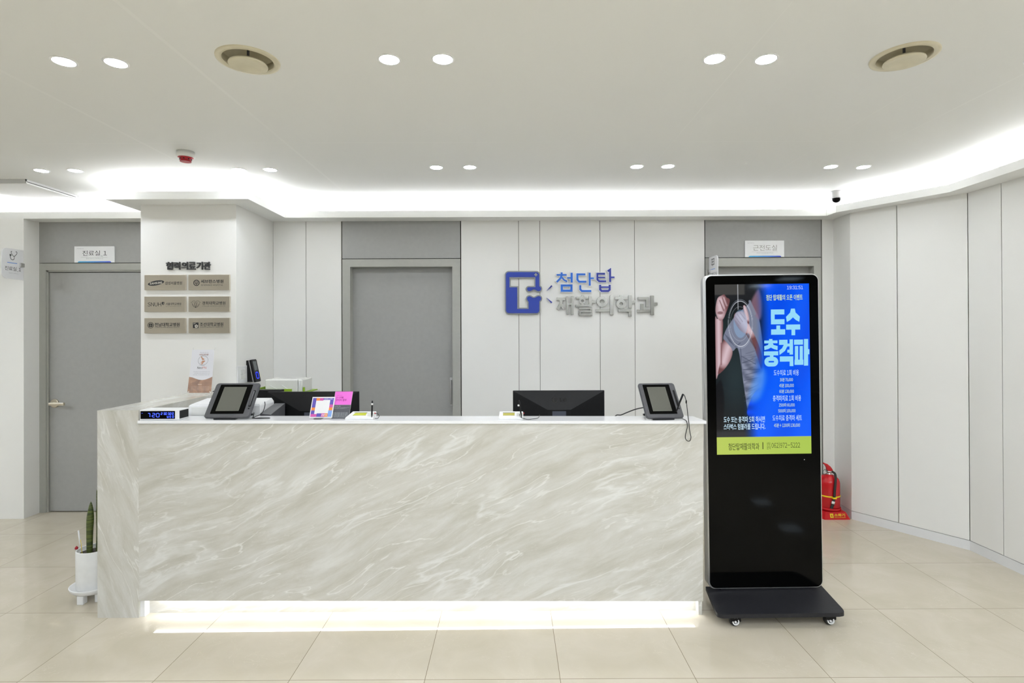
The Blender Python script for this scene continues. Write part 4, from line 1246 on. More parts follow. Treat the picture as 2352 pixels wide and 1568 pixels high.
blue += [(642, 389), (642, 260), (308, 260), (308, 391), (406, 391), (406, 668), (553, 668), (553, 585)]
blue += [tuple(p)[:2] for p in spline([(552, 576, 0), (538, 558, 0), (532, 535, 0), (541, 515, 0), (562, 506, 0), (584, 511, 0), (608, 524, 0), (632, 524, 0), (656, 512, 0), (680, 504, 0), (702, 510, 0), (713, 530, 0), (708, 552, 0), (694, 568, 0), (690, 578, 0)], 4)]
blue += arc(652, 684, 38, 0, 90) + arc(300, 684, 38, 90, 180)
t = thing('wall_emblem', 'blue square emblem with white T cut-out on back wall', 'emblem', (lx(478), LY, lz(742)))
def poly2d(pts):
    cu = bpy.data.curves.new('c', 'CURVE'); cu.dimensions = '2D'; cu.fill_mode = 'BOTH'
    sp = cu.splines.new('POLY'); sp.points.add(len(pts) - 1)
    for p, (x, y) in zip(sp.points, pts): p.co = (x, y, 0, 1)
    sp.use_cyclic_u = True
    return pts
obj('rim', B().prism(offset_poly(blue, -15, True), LF(0.0), 0.0005, 0.022), M_LG, t)
obj('face', B().prism(blue, LF(0.022), 0.0, 0.004), M_LB, t)
b = B(); stroke(b, [(627, 230), (667, 230)], 15, LF(0.0264), 0, 0.0012); stroke(b, [(647, 209), (647, 251)], 15, LF(0.0264), 0.0001, 0.0014)
obj('plus_mark', b, M_LG, t)
for pts, lab in (([(786, 434), (846, 362), (861, 376)], 'small blue dart pointing up-right between emblem and letters'),
                 ([(786, 524), (858, 580), (846, 596)], 'small blue dart pointing down-right between emblem and letters')):
    t = thing('accent_dart', lab, 'emblem', (lx(pts[0][0]), LY, lz(pts[0][1])))
    obj('dart', B().prism(pts, LF(0.0), 0.0005, 0.018), M_LB2, t)

def char(parent, name, parts, m, rim, depth0=0.0005, depth1=0.022, rimw=9):
    """parts: ('s', pts, width) strokes, ('c', cx, cy, rx, ry, width) rings, ('p', pts) filled polygons."""
    b = B(); r = B()
    D1 = depth1
    for ip, p in enumerate(parts):
        depth1 = D1 + ip * 0.00025; depth0 = 0.0005 + ip * 0.00002
        if p[0] == 's':
            stroke(b, p[1], p[2], LF(0), depth0, depth1)
            if rim:
                P = list(p[1]); 
                e0 = Vector(P[0]) - Vector(P[1]); e0 = e0.normalized() * rimw; e1 = Vector(P[-1]) - Vector(P[-2]); e1 = e1.normalized() * rimw
                P[0] = (P[0][0] + e0.x, P[0][1] + e0.y); P[-1] = (P[-1][0] + e1.x, P[-1][1] + e1.y)
                stroke(r, P, p[2] + 2 * rimw, LF(0), 0.0002 + ip * 0.00002, depth1 - 0.0045)
        elif p[0] == 'l':
            stroke(b, p[1], p[2], LF(0), depth0, depth1, True)
            if rim: stroke(r, p[1], p[2] + 2 * rimw, LF(0), 0.0002 + ip * 0.00002, depth1 - 0.0045, True)
        elif p[0] == 'c':
            stroke(b, circ(p[1], p[2], p[3], p[4], 32), p[5], LF(0), depth0, depth1, True)
    o = obj(name, b, m, parent)
    if rim:
        obj('white_edge', r, M_WHITE, o)
t = thing('blue_lettering', 'three raised blue Korean letters right of emblem', 'lettering', (lx(1290), LY, lz(455)))
char(t, 'letter', [('s', [(979, 199), (979, 226)], 24), ('s', [(914, 231), (1042, 231)], 20), ('s', [(981, 236), (962, 275), (916, 322)], 24), ('s', [(982, 262), (1010, 296), (1048, 316)], 20), ('s', [(1107, 204), (1107, 329)], 27), ('s', [(1050, 270), (1096, 270)], 19), ('l', [(980, 367), (1104, 367), (1104, 434), (980, 434)], 27)], M_LB1, True)
char(t, 'letter', [('s', [(1284, 224), (1181, 224), (1181, 292), (1203, 318), (1296, 318)], 25), ('s', [(1339, 203), (1339, 369)], 25), ('s', [(1345, 274), (1393, 274)], 20), ('s', [(1217, 364), (1217, 416), (1238, 438), (1358, 438)], 24)], M_LB1, True)
char(t, 'letter', [('s', [(1536, 216), (1438, 216), (1438, 290), (1462, 313), (1550, 313)], 24), ('s', [(1445, 264), (1536, 264)], 18), ('s', [(1572, 184), (1601, 164), (1601, 322)], 25), ('s', [(1606, 262), (1658, 262)], 20), ('s', [(1473, 358), (1473, 418), (1492, 437), (1577, 437), (1595, 420), (1595, 358)], 26), ('s', [(1482, 388), (1588, 388)], 20)], M_LB2, True)
t = thing('silver_lettering', 'five raised brushed silver Korean letters below the blue letters', 'lettering', (lx(1560), LY, lz(760)))
char(t, 'letter', [('s', [(912, 540), (1022, 540)], 38), ('s', [(975, 548), (962, 610), (924, 676)], 38), ('s', [(975, 608), (1008, 668)], 36), ('s', [(1050, 506), (1055, 740)], 28), ('s', [(1115, 504), (1115, 742)], 33), ('s', [(1060, 604), (1110, 604)], 22)], M_SILVER, False)
char(t, 'letter', [('s', [(1246, 492), (1246, 524)], 30), ('s', [(1163, 524), (1318, 524)], 26), ('c', 1244, 563, 32, 30, 26), ('s', [(1245, 590), (1245, 630)], 30), ('s', [(1158, 629), (1330, 624)], 28), ('s', [(1345, 504), (1345, 642)], 38), ('s', [(1356, 575), (1410, 575)], 34), ('s', [(1198, 660), (1367, 660)], 24), ('s', [(1355, 668), (1355, 700)], 26), ('s', [(1198, 700), (1367, 700)], 24), ('s', [(1211, 705), (1211, 740)], 26), ('s', [(1198, 742), (1371, 742)], 26)], M_SILVER, False)
char(t, 'letter', [('c', 1497, 575, 50, 48, 40), ('s', [(1416, 690), (1590, 684)], 36), ('s', [(1620, 497), (1620, 746)], 42)], M_SILVER, False)
char(t, 'letter', [('s', [(1743, 490), (1743, 520)], 36), ('s', [(1666, 530), (1821, 530)], 32), ('c', 1742, 604, 44, 42, 38), ('s', [(1859, 494), (1859, 656)], 42), ('s', [(1872, 577), (1923, 577)], 38), ('s', [(1704, 687), (1857, 687), (1857, 766)], 38)], M_SILVER, False)
char(t, 'letter', [('s', [(1960, 534), (2078, 534), (2078, 642)], 36), ('s', [(2012, 602), (2012, 685)], 40), ('s', [(1950, 695), (2115, 690)], 36), ('s', [(2143, 497), (2143, 746)], 42), ('s', [(2158, 604), (2210, 604)], 36)], M_SILVER, False)

# ------------------------------------------------------------------ kiosk with advertising screen
KX, KY = 1.4254, 3.1
ROLL = -0.0092
kt = thing('display_kiosk', 'tall black advertising display kiosk on wheeled base', 'display kiosk', (KX, KY, 0), None, (0, ROLL, 0))
KZ0, KZ1, KW = 0.0955, 1.8585, 0.3225
body = B()
body.prism(rrect(-KW, KW, KZ0, KZ1, 0.040, 8), XZ, 0.006, 0.060, True)
body.prism(rrect(-KW + 0.003, KW - 0.003, KZ0 + 0.003, KZ1 - 0.003, 0.038, 8), XZ, 0.0, 0.006, True)
body.prism(rrect(-KW + 0.006, KW - 0.006, KZ0 + 0.006, KZ1 - 0.006, 0.036, 8), XZ, 0.060, 0.066, True)
obj('housing', body, M_ALU, kt)
obj('front_glass', B().prism(rrect(-KW + 0.0075, KW - 0.0075, KZ0 + 0.0075, KZ1 - 0.0075, 0.034, 8), XZ, -0.0025, -0.0001), M_BLACKG, kt)
SX0, SX1, SZ0, SZ1 = -0.2660, 0.2640, 0.8490, 1.8020
# the picture on the screen is a fine grid of coloured cells
def screen_picture():
    nx, nz = 222, 398
    s, t_ = np.meshgrid(np.linspace(0, 709, nx), np.linspace(0, 1275, nz))
    img = np.zeros((nz, nx, 3))
    def ss(a, b, x): 
        q = np.clip((x - a) / (b - a), 0, 1); return q * q * (3 - 2 * q)
    def put(mask, col):
        col = np.array(col, float) if not isinstance(col, np.ndarray) else col
        img[:] = img * (1 - mask[..., None]) + col * mask[..., None]
    def sdf_poly(pts):
        d = np.full(s.shape, 1e9); inside = np.zeros(s.shape, bool); n = len(pts)
        for i in range(n):
            x0, y0 = pts[i]; x1, y1 = pts[(i + 1) % n]
            ex, ey = x1 - x0, y1 - y0
            wx, wy = s - x0, t_ - y0
            q = np.clip((wx * ex + wy * ey) / (ex * ex + ey * ey + 1e-9), 0, 1)
            d = np.minimum(d, np.hypot(wx - ex * q, wy - ey * q))
            c = ((y0 > t_) != (y1 > t_)) & (s < (x1 - x0) * (t_ - y0) / (y1 - y0 + 1e-12) + x0)
            inside ^= c
        return np.where(inside, -d, d)
    def poly(pts, smooth=True):
        if smooth:
            P = spline([(x, y, 0) for x, y in pts] + [(pts[0][0], pts[0][1], 0)], 4)
            pts = [(p.x, p.y) for p in P[:-1]]
        return sdf_poly(pts)
    def soft(d, w=3.0): return 1 - ss(-w, w, d)
    def seg(p, q): 
        ex, ey = q[0] - p[0], q[1] - p[1]
        k_ = np.clip(((s - p[0]) * ex + (t_ - p[1]) * ey) / (ex * ex + ey * ey + 1e-9), 0, 1)
        return np.hypot(s - p[0] - ex * k_, t_ - p[1] - ey * k_)
    rng = np.random.RandomState(3)
    # backdrop and the reflection on the glass
    img[:] = (18, 20, 24)
    put(0.75 * np.exp(-((s - 150) / 150) ** 2 - ((t_ - 700) / 330) ** 2), (46, 62, 66))
    put(0.5 * np.exp(-((s - 60) / 120) ** 2 - ((t_ - 330) / 160) ** 2), (40, 60, 58))
    put(0.7 * soft(t_ - 78, 6) * soft(s - 225, 8), (92, 90, 84))  # grey room reflection at top left, painted into the picture
    put(0.3 * soft(t_ - 120, 20) * soft(s - 330, 30), (60, 60, 62))
    put(0.6 * soft(poly([(0, 760), (40, 720), (60, 900), (30, 1120), (0, 1140)]), 8), (14, 12, 16))
    put(0.5 * ss(1075, 1120, t_) * soft(s - 260, 60), (70, 70, 74))
    skin = np.array((184, 146, 150.)); skd = np.array((112, 72, 74.)); skl = np.array((214, 190, 198.))
    def limb(d, axis, w):
        """skin with a lit ridge: d signed distance, axis distance to the limb's lit line"""
        k_ = np.clip(axis / w, 0, 1)[..., None]
        return skl * (1 - k_) + (skin * (1 - k_) + skd * k_) * k_
    shirt = np.array((112, 118, 138.)); shd = np.array((52, 58, 78.)); shl = np.array((160, 166, 188.))
    # torso in the grey shirt
    d = poly([(262, 118), (290, 170), (330, 260), (352, 420), (360, 560), (372, 700), (352, 790), (300, 850), (262, 900), (236, 940), (222, 860), (206, 740), (192, 620), (178, 520), (160, 475), (128, 500), (92, 455), (60, 405), (78, 345), (112, 290), (150, 238), (205, 190), (250, 150)])
    fold = 0.5 + 0.5 * np.sin((t_ * 0.075 - s * 0.035) + 2.2 * np.sin(s * 0.018 + t_ * 0.009))
    fold2 = 0.5 + 0.5 * np.sin(t_ * 0.14 + s * 0.06 + 1.5 * np.sin(s * 0.03))
    k_ = np.clip(0.35 + 0.45 * fold * ss(470, 620, t_) + 0.25 * fold2 * ss(520, 700, t_) + 0.25 * ss(240, 170, s) * ss(450, 600, t_), 0, 1)[..., None]
    put(soft(d), shirt * (1 - k_ * 0.55) + shl * (k_ * 0.55) - (1 - fold[..., None]) * ss(500, 640, t_)[..., None] * 26)
    # neck and chest opening
    d = poly([(292, 90), (330, 40), (352, 120), (350, 230), (330, 268), (300, 225), (270, 150)])
    put(0.8 * soft(d, 14), np.array((146, 110, 128.)))
    put(0.9 * soft(seg((262, 128), (300, 222)) - 9, 4), np.array((128, 134, 152.)))
    for a in range(16):
        y0 = 500 + a * 24 + rng.uniform(-8, 8); x0 = 205 + rng.uniform(0, 30); x1 = x0 + rng.uniform(50, 110)
        put(0.38 * soft(seg((x0, y0 + rng.uniform(10, 30)), (x1, y0)) - 1.6, 2.5), shd)
        put(0.22 * soft(seg((x0 + 4, y0 + 12 + rng.uniform(10, 30)), (x1, y0 + 12)) - 2.0, 3.5), shl)
    # sleeve hem shadow and folds
    for a in range(7):
        put(0.55 * soft(seg((72 + a * 14, 372 + a * 12), (108 + a * 10, 430 + a * 9)) - 2.2, 2), shd)
    for p, q in (((188, 478), (196, 640)), ((150, 470), (186, 440)), ((196, 540), (300, 600)), ((205, 640), (330, 640)), ((212, 720), (330, 700)), ((225, 800), (320, 752)), ((235, 860), (300, 800)), ((200, 590), (280, 560))):
        put(0.6 * soft(seg(p, q) - 2.5, 3), shd)
    # lower arm (left), elbow and upper arm
    d = poly([(14, 258), (58, 262), (52, 420), (44, 520), (40, 640), (18, 672), (0, 680), (0, 270)])
    put(soft(d), limb(d, np.abs(s - 26), 34))
    d = poly([(62, 410), (90, 440), (126, 492), (120, 545), (92, 600), (52, 648), (18, 672), (20, 640), (38, 560), (44, 470)])
    put(soft(d), limb(d, seg((96, 470), (60, 580)), 58))
    put(0.7 * soft(seg((44, 440), (42, 600)) - 4, 5), skd)
    # raised fist
    d = poly([(18, 250), (4, 200), (10, 140), (24, 98), (50, 82), (72, 74), (88, 96), (108, 108), (112, 128), (98, 176), (82, 215), (62, 258), (36, 270)])
    put(soft(d), limb(d, seg((40, 120), (40, 230)), 52))
    for p, q in (((36, 118), (66, 196)), ((58, 100), (82, 180)), ((80, 108), (94, 160))):
        put(0.8 * soft(seg(p, q) - 3.5, 3), skd)
    for p, q in (((48, 118), (72, 176)), ((68, 100), (90, 158)), ((26, 150), (52, 210))):
        put(0.55 * soft(seg(p, q) - 6, 4), skl)
    put(0.7 * soft(np.hypot((s - 40) / 26, (t_ - 212) / 14) * 10 - 8, 3), skd)
    # hand gripping the shoulder, its forearm fading into the blue
    d = poly([(140, 262), (146, 226), (166, 208), (196, 202), (222, 214), (236, 250), (268, 330), (290, 372), (330, 470), (352, 560), (344, 640), (318, 560), (284, 450), (252, 372), (232, 372), (196, 352), (164, 312)])
    put(soft(d), limb(d, seg((190, 240), (262, 350)) , 62))
    d = poly([(212, 160), (226, 158), (244, 196), (256, 250), (252, 300), (232, 262), (220, 210)])
    put(soft(d), limb(d, seg((222, 170), (242, 260)), 26))
    for p, q in (((150, 240), (190, 296)), ((166, 222), (206, 280)), ((188, 212), (226, 262)), ((150, 272), (180, 310))):
        put(0.6 * soft(seg(p, q) - 2.4, 3), skd)
    put(0.7 * soft(seg((236, 372), (300, 480)) - 5, 6), skd * 0.8)
    # shorts and leg
    d = poly([(262, 860), (300, 800), (346, 776), (380, 830), (372, 960), (330, 985), (290, 1000), (238, 985), (232, 940)])
    put(soft(d, 5), np.array((24, 66, 214.)) * (0.75 + 0.35 * fold[..., None]))
    d = poly([(322, 980), (372, 950), (392, 1150), (330, 1150), (300, 1060)])
    put(0.75 * soft(d, 10), np.array((84, 92, 170.)))
    # blue field coming in from the right
    edge = 330 + 40 * np.sin(t_ * 0.004 + 0.6) - 26 * ss(780, 900, t_)
    blue = np.zeros_like(img); blue[:] = (0, 84, 244)
    blue += (np.sin(s * 0.021 + t_ * 0.006)[..., None] * 6) + ss(300, 900, t_)[..., None] * np.array((0, 6, 8.))
    m_ = ss(-70, 55, s - edge)
    img[:] = img * (1 - m_[..., None]) + blue * m_[..., None]
    put(0.55 * soft(poly([(300, 690), (360, 640), (372, 720), (330, 850), (262, 880), (250, 800)]), 30), (120, 176, 248))
    # target rings, disc and the vertical line
    r1 = np.hypot((s - 190) / 88.0, (t_ - 296) / 170.0)
    put(0.85 * soft(np.abs(r1 - 1) * 100 - 1.6, 1.3) * (0.55 + 0.45 * np.abs(np.sin(np.arctan2(t_ - 296, s - 190)))), (236, 240, 250))
    put(0.45 * soft(np.abs(r1 - 1.07) * 100 - 1.2, 1.2), (210, 218, 236))
    r2 = np.hypot((s - 186) / 72.0, (t_ - 296) / 128.0)
    put(0.40 * soft(np.abs(r2 - 1) * 90 - 1.3, 1.2), (225, 230, 244))
    r3 = np.hypot((s - 190) / 52.0, (t_ - 296) / 106.0)
    put(0.42 * soft((r3 - 1) * 60, 2), (150, 190, 232))
    put(0.8 * soft(np.abs(s - 174) - 2.4, 1.2) * soft(t_ - 190, 4), (226, 230, 236))
    # yellow-green foot bar
    bar = ss(1143, 1146, t_)
    put(bar, np.stack([186 - 14 * s / 709, 205 - 4 * s / 709, 92 - 10 * s / 709], -1))
    img[:] = np.clip(img, 0, 255)
    return nx, nz, img
nx, nz, IMG = screen_picture()
c = IMG / 255.0
c = np.where(c <= 0.04045, c / 12.92, ((c + 0.055) / 1.055) ** 2.4)
gx, gz = np.meshgrid(np.linspace(SX0, SX1, nx), np.linspace(SZ1, SZ0, nz))
V = np.stack([gx, np.full_like(gx, -0.0032), gz], -1).reshape(-1, 3)
idx = np.arange(nx * nz).reshape(nz, nx)
F = np.stack([idx[1:, :-1], idx[1:, 1:], idx[:-1, 1:], idx[:-1, :-1]], -1).reshape(-1, 4)
me = bpy.data.meshes.new('screen')
me.vertices.add(len(V)); me.vertices.foreach_set('co', V.ravel().astype(np.float32))
me.loops.add(len(F) * 4); me.loops.foreach_set('vertex_index', F.ravel().astype(np.int32))
me.polygons.add(len(F)); me.polygons.foreach_set('loop_start', (np.arange(len(F)) * 4).astype(np.int32))
try:
    me.polygons.foreach_set('loop_total', np.full(len(F), 4, np.int32))
except Exception:
    pass
me.update(calc_edges=True); me.validate()
at = me.color_attributes.new('picture', 'FLOAT_COLOR', 'POINT')
at.data.foreach_set('color', np.concatenate([c.reshape(-1, 3), np.ones((nx * nz, 1))], 1).ravel().astype(np.float32))
m = mat('lit_screen', (4, 4, 5), 0.05)
N = NT(m); a_ = N.n('ShaderNodeAttribute'); a_.attribute_name = 'picture'
N.l(a_.outputs['Color'], N.b.inputs['Emission Color']); N.b.inputs['Emission Strength'].default_value = 0.95
me.materials.append(m)
so = bpy.data.objects.new('screen', me); COL.objects.link(so); so.parent = kt
so['_base'] = (0.0, 0.0, 0.0)
def emi(name, rgb, e=0.95):
    return mat(name, (5, 5, 5), 0.3, emit=rgb, estr=e)
# screen lettering; units follow the painted picture (709 x 1275, origin top left)
def SF(u, v, d): return (SX0 + u / 709.0 * (SX1 - SX0), -0.0036 - d, SZ1 - v / 1275.0 * (SZ1 - SZ0))
def ST(lines, m, nm='screen_text'):
    b = B()
    for s_, u0, v0, u1, v1, w in lines:
        lettering(b, s_, (u0, v1, u1, v0), SF, w)
    return obj(nm, b, m, so, recalc=False)
ST([('19:31:51', 543, 16, 664, 42, 0.0)], emi('scr_pale', (214, 226, 250)))
ST([('첨단 탑재활의 오픈 이벤트', 386, 80, 660, 124, 0.012), ('30분 70,000', 480, 706, 578, 735, 0.008), ('45분 100,000', 475, 749, 584, 779, 0.008), ('60분 130,000', 475, 793, 584, 822, 0.008),
    ('2500타 60,000', 470, 895, 588, 924, 0.008), ('5000타 100,000', 464, 938, 594, 968, 0.008), ('45분 + 1200타 130,000', 431, 1046, 626, 1077, 0.008)], emi('scr_lime', (206, 232, 170)))
ST([('도수치료 1회 비용', 435, 645, 623, 689, 0.0), ('충격파치료 1회 비용', 425, 836, 637, 880, 0.0), ('도수치료 충격파 세트', 421, 984, 641, 1028, 0.0), ('도수 또는 충격파 5회 하시면', 54, 990, 363, 1036, 0.008), ('스타벅스 텀블러를 드립니다.', 53, 1044, 366, 1090, 0.008)], emi('scr_white', (205, 235, 252)))
ST([('첨단탑재활의학과', 86, 1190, 318, 1242, 0.006), ('062)972-5222', 410, 1186, 624, 1234, 0.0), ('상담', 374, 1186, 402, 1210, 0.0), ('문의', 374, 1214, 402, 1240, 0.0), ('|', 342, 1186, 348, 1238, 0.0)], emi('scr_olive', (50, 54, 16), 0.9))
# the two heavy headline words, drawn in crop units of 7.13 per pixel
def HF(u, v, d):
    px = 1640 + u / 7.13; py = 640 + v / 7.13
    ss_ = (px - 1590) * 3.267 - (162 + 19 * ((py - 600) * 3.267 - 170) / 1275); tt_ = (py - 600) * 3.267 - 170
    return SF(ss_, tt_, d)
hb = B()
def HP(*pts): hb.prism(pts, HF, 0.0, 0.0002)
def HR(x0, y0, x1, y1): HP((x0, y0), (x1, y0), (x1, y1), (x0, y1))
HR(920, 505, 1140, 588); HR(920, 588, 982, 666); HR(922, 666, 1143, 748); HR(1010, 768, 1072, 830); HR(924, 830, 1154, 918)
HP((1250, 495), (1312, 495), (1325, 560), (1395, 625), (1386, 712), (1330, 682), (1281, 638), (1236, 682), (1182, 712), (1168, 628), (1235, 560)); HR(1170, 755, 1400, 838); HR(1258, 838, 1318, 930)
HR(890, 988, 946, 1012); HR(812, 1012, 1028, 1058); HP((885, 1058), (950, 1058), (965, 1085), (1032, 1105), (1028, 1170), (968, 1152), (920, 1128), (872, 1152), (815, 1168), (811, 1105), (872, 1085))
HR(808, 1190, 1040, 1256); HR(904, 1256, 962, 1282)
stroke(hb, rrect(848, 1006, 1314, 1404, 42, 6), 66, HF, 0.0, 0.0002, True)
HP((1055, 1003), (1192, 1003), (1192, 1110), (1150, 1185), (1062, 1250), (1056, 1178), (1105, 1140), (1132, 1085), (1055, 1085))
HR(1226, 998, 1282, 1246); HR(1190, 1066, 1226, 1112); HR(1190, 1166, 1226, 1214); HR(1068, 1275, 1286, 1360); HR(1228, 1360, 1288, 1435)
HR(1300, 1003, 1446, 1086); HR(1314, 1108, 1368, 1332); HR(1392, 1108, 1444, 1332); HR(1308, 1332, 1452, 1416); HR(1462, 995, 1530, 1430); HR(1530, 1162, 1550, 1245)
obj('headline', hb, emi('scr_cyan', (146, 218, 250)), so)
obj('indicator_dot', B().lathe([(0.002, -0.0026), (0.002, -0.0034)], 0.224, 0.815, 10, True, 'y'), M_OFFW, kt)
# base plate with folded skirt, skewed as it stands
pl = [(-0.350, -0.250), (0.268, -0.250), (0.2975, -0.220), (0.330, 0.045), (-0.322, 0.045), (-0.366, -0.222)]
def PF(u, v, d): return (u, v, d + (v + 0.25) * 0.02)
def chamf(p, n=4):
    out = []
    for i in range(len(p)):
        out.append(p[i])
    return out
plate_pts = [tuple(q)[:2] for q in []]
ring = [(-0.322, 0.05)] + [tuple(q)[:2] for q in spline([(-0.362, -0.212, 0), (-0.360, -0.236, 0), (-0.340, -0.250, 0)], 4)] + [tuple(q)[:2] for q in spline([(0.262, -0.250, 0), (0.292, -0.240, 0), (0.304, -0.208, 0)], 4)] + [(0.335, 0.05)]
M_PLATE = noisy('powder_coat_black', (29, 29, 33), (33, 33, 37), 60.0, 0.5, spec=0.4)
obj('base_plate', B().prism(ring, PF, 0.062, 0.082), M_PLATE, kt)
obj('base_stem', B().box(-0.25, 0.25, 0.008, 0.05, 0.088, 0.0953), M_PLATE, kt)
for x, y in ((-0.262, -0.205), (0.236, -0.200), (-0.270, 0.02), (0.270, 0.02)):
    fk = obj('caster', B().rbox(x - 0.028, x + 0.028, y - 0.020, y - 0.014, 0.030, 0.0635, 0.002).rbox(x - 0.028, x + 0.028, y + 0.014, y + 0.020, 0.030, 0.0635, 0.002).rbox(x - 0.030, x + 0.030, y - 0.022, y + 0.022, 0.056, 0.0635, 0.002), M_BLACK, kt)
    wz = 0.0275 + 0.0092 * x * -1
    obj('wheel', B().lathe([(0.022, y - 0.0125), (0.0265, y - 0.010), (0.0272, y), (0.0265, y + 0.010), (0.022, y + 0.0125)], x, wz, 32, True, 'y'), M_RUB, fk)
    rg_ = B(); stroke(rg_, circ(x, wz, 0.0150, n=28, a0=-190, a1=40), 0.005, XZ, y - 0.0155 - 0.006, y - 0.0128)
    rg_.lathe([(0.0055, y - 0.0128), (0.0055, y - 0.022)], x - 0.002, wz, 14, True, 'y')
    obj('wheel_cover', rg_, M_WHITE, fk)
    rv = B()
    for q in (-0.006, 0.007):
        rv.lathe([(0.0035, y - 0.020), (0.0035, y - 0.0225)], x + q, 0.053, 12, True, 'y')
    obj('rivets', rv, M_CHROME, fk)

# ------------------------------------------------------------------ fire extinguisher by the right door
ex, ey = 2.635, 4.588
t = thing('extinguisher_stand', 'red plastic stand with yellow letters under the fire extinguisher', 'stand', (ex + 0.06, ey, 0))
bs = B().hexa([(2.548, 4.497, 0), (2.757, 4.497, 0), (2.752, 4.70, 0), (2.50, 4.70, 0), (2.558, 4.505, 0.062), (2.722, 4.505, 0.062), (2.712, 4.69, 0.066), (2.51, 4.69, 0.066)])
obj('base', bs, M_RED, t)
obj('collar', B().lathe([(0.0835, 0.0662), (0.088, 0.0662), (0.088, 0.080), (0.0835, 0.088), (0.0835, 0.0662)], ex, ey, 40, True, caps=False), M_RED, t)
ff = local((2.5485, 4.4962, 0.0), (1, 0, 0), (0, 0.128, 0.9918), (0, -0.99, 0.128))
M_YP = mat('yellow_print', (240, 212, 40), 0.5)
b = B()
lettering(b, '소화기', (0.078, 0.026, 0.166, 0.049), lambda u, v, d: ff(u, v, 0.0008), 0.02)
lettering(b, 'FIRE EXTINGUISHER', (0.080, 0.0155, 0.170, 0.021), lambda u, v, d: ff(u, v, 0.0008), 0.01)
b.prism([(0.046, 0.0155), (0.072, 0.0155), (0.070, 0.0495), (0.043, 0.0495)], ff, 0.0004, 0.0008)
obj('lettering', b, M_YP, t)
b = B(); b.prism([(0.055, 0.022), (0.062, 0.022), (0.060, 0.042), (0.054, 0.036)], ff, 0.0009, 0.0012)
obj('pictogram', b, M_RED, t)
t = thing('fire_extinguisher', 'red fire extinguisher with black hose and yellow band beside kiosk', 'fire extinguisher', (ex, ey, 0.0665))
obj('cylinder', B().lathe([(0.078, 0.0668), (0.081, 0.072), (0.081, 0.300), (0.079, 0.320), (0.072, 0.342), (0.058, 0.360), (0.040, 0.372), (0.028, 0.376), (0.024, 0.380)], ex, ey, 48), M_RED, t)
obj('valve', B().lathe([(0.022, 0.376), (0.024, 0.384), (0.018, 0.390), (0.020, 0.398), (0.026, 0.402), (0.024, 0.412)], ex + 0.002, ey, 24).rbox(ex - 0.02, ex + 0.036, ey - 0.012, ey + 0.012, 0.398, 0.412, 0.003), M_CHROME, t)
hd = B()
hp = [(0.030, 0.410), (0.024, 0.428), (0.008, 0.452), (-0.016, 0.474), (-0.040, 0.484), (-0.046, 0.478), (-0.032, 0.462), (-0.020, 0.440), (-0.018, 0.420), (-0.010, 0.410)]
hd.prism([(ex + u, v) for u, v in hp], XZ, ey - 0.011, ey + 0.011)
obj('handle', hd, M_RED, t)
obj('pull_ring', B().tube([(ex - 0.038 + 0.018 * math.cos(a), ey - 0.012, 0.400 + 0.022 * math.sin(a)) for a in [2 * PI * q / 20 for q in range(20)]], 0.0014, 6, True).tube([(ex - 0.045, ey - 0.012, 0.424), (ex - 0.02, ey - 0.012, 0.420)], 0.003, 6), M_GREYD, t)
hose = spline([(ex + 0.020, ey - 0.012, 0.405), (ex + 0.022, ey - 0.045, 0.398), (ex + 0.010, ey - 0.080, 0.372), (ex - 0.001, ey - 0.0945, 0.330), (ex - 0.006, ey - 0.0945, 0.270), (ex - 0.011, ey - 0.0945, 0.200), (ex - 0.019, ey - 0.094, 0.150), (ex - 0.030, ey - 0.094, 0.112), (ex - 0.036, ey - 0.094, 0.096)], 8)
obj('hose', B().tube(hose, [0.0095 if i < len(hose) * 0.72 else 0.0115 for i in range(len(hose))], 12), M_RUB, t)
obj('hose_ferrule', B().tube([(ex - 0.0175, ey - 0.094, 0.160), (ex - 0.0225, ey - 0.094, 0.138)], 0.0122, 14), M_OFFW, t)
obj('band', B().lathe([(0.0812, 0.186), (0.083, 0.187), (0.083, 0.197), (0.0812, 0.198)], ex, ey, 48).rbox(ex - 0.026, ex + 0.004, ey - 0.1065, ey - 0.078, 0.183, 0.197, 0.002), M_YEL, t)
obj('paper_label', B().prism([(ex + 0.0815 * math.cos(a), ey + 0.0815 * math.sin(a)) for a in [math.radians(-8 + 6 * q) for q in range(12)]] + [(ex + 0.0822 * math.cos(a), ey + 0.0822 * math.sin(a)) for a in [math.radians(-8 + 6 * q) for q in reversed(range(12))]], XY, 0.222, 0.278), mat('label_cream', (232, 214, 150), 0.6), t)
t.scale = (1.0, 1.0, 0.90)

# ------------------------------------------------------------------ plant left of the counter
px_, py_ = -2.437, 3.235
t = thing('plant_tray', 'white footed plant tray on floor left of counter', 'plant stand', (px_, py_, 0))
obj('dish', B().lathe([(0.0, 0.046), (0.070, 0.046), (0.100, 0.052), (0.114, 0.064), (0.119, 0.078), (0.121, 0.084), (0.117, 0.086), (0.112, 0.080), (0.098, 0.066), (0.0, 0.062)], px_, py_, 48, True, caps=False), M_WHITE, t)
for a in (-100, -35, 30, 100, 160):
    cxx, cyy = px_ + 0.078 * math.cos(math.radians(a)), py_ + 0.078 * math.sin(math.radians(a))
    obj('foot', B().rbox(cxx - 0.018, cxx + 0.018, cyy - 0.018, cyy + 0.018, 0.0, 0.050, 0.004), M_WHITE, t)
t = thing('plant_pot', 'white cylindrical pot of upright snake plant beside counter', 'potted plant', (px_, py_, 0.0625))
M_POT = noisy('matt_ceramic', (232, 232, 230), (228, 228, 226), 30.0, 0.6)
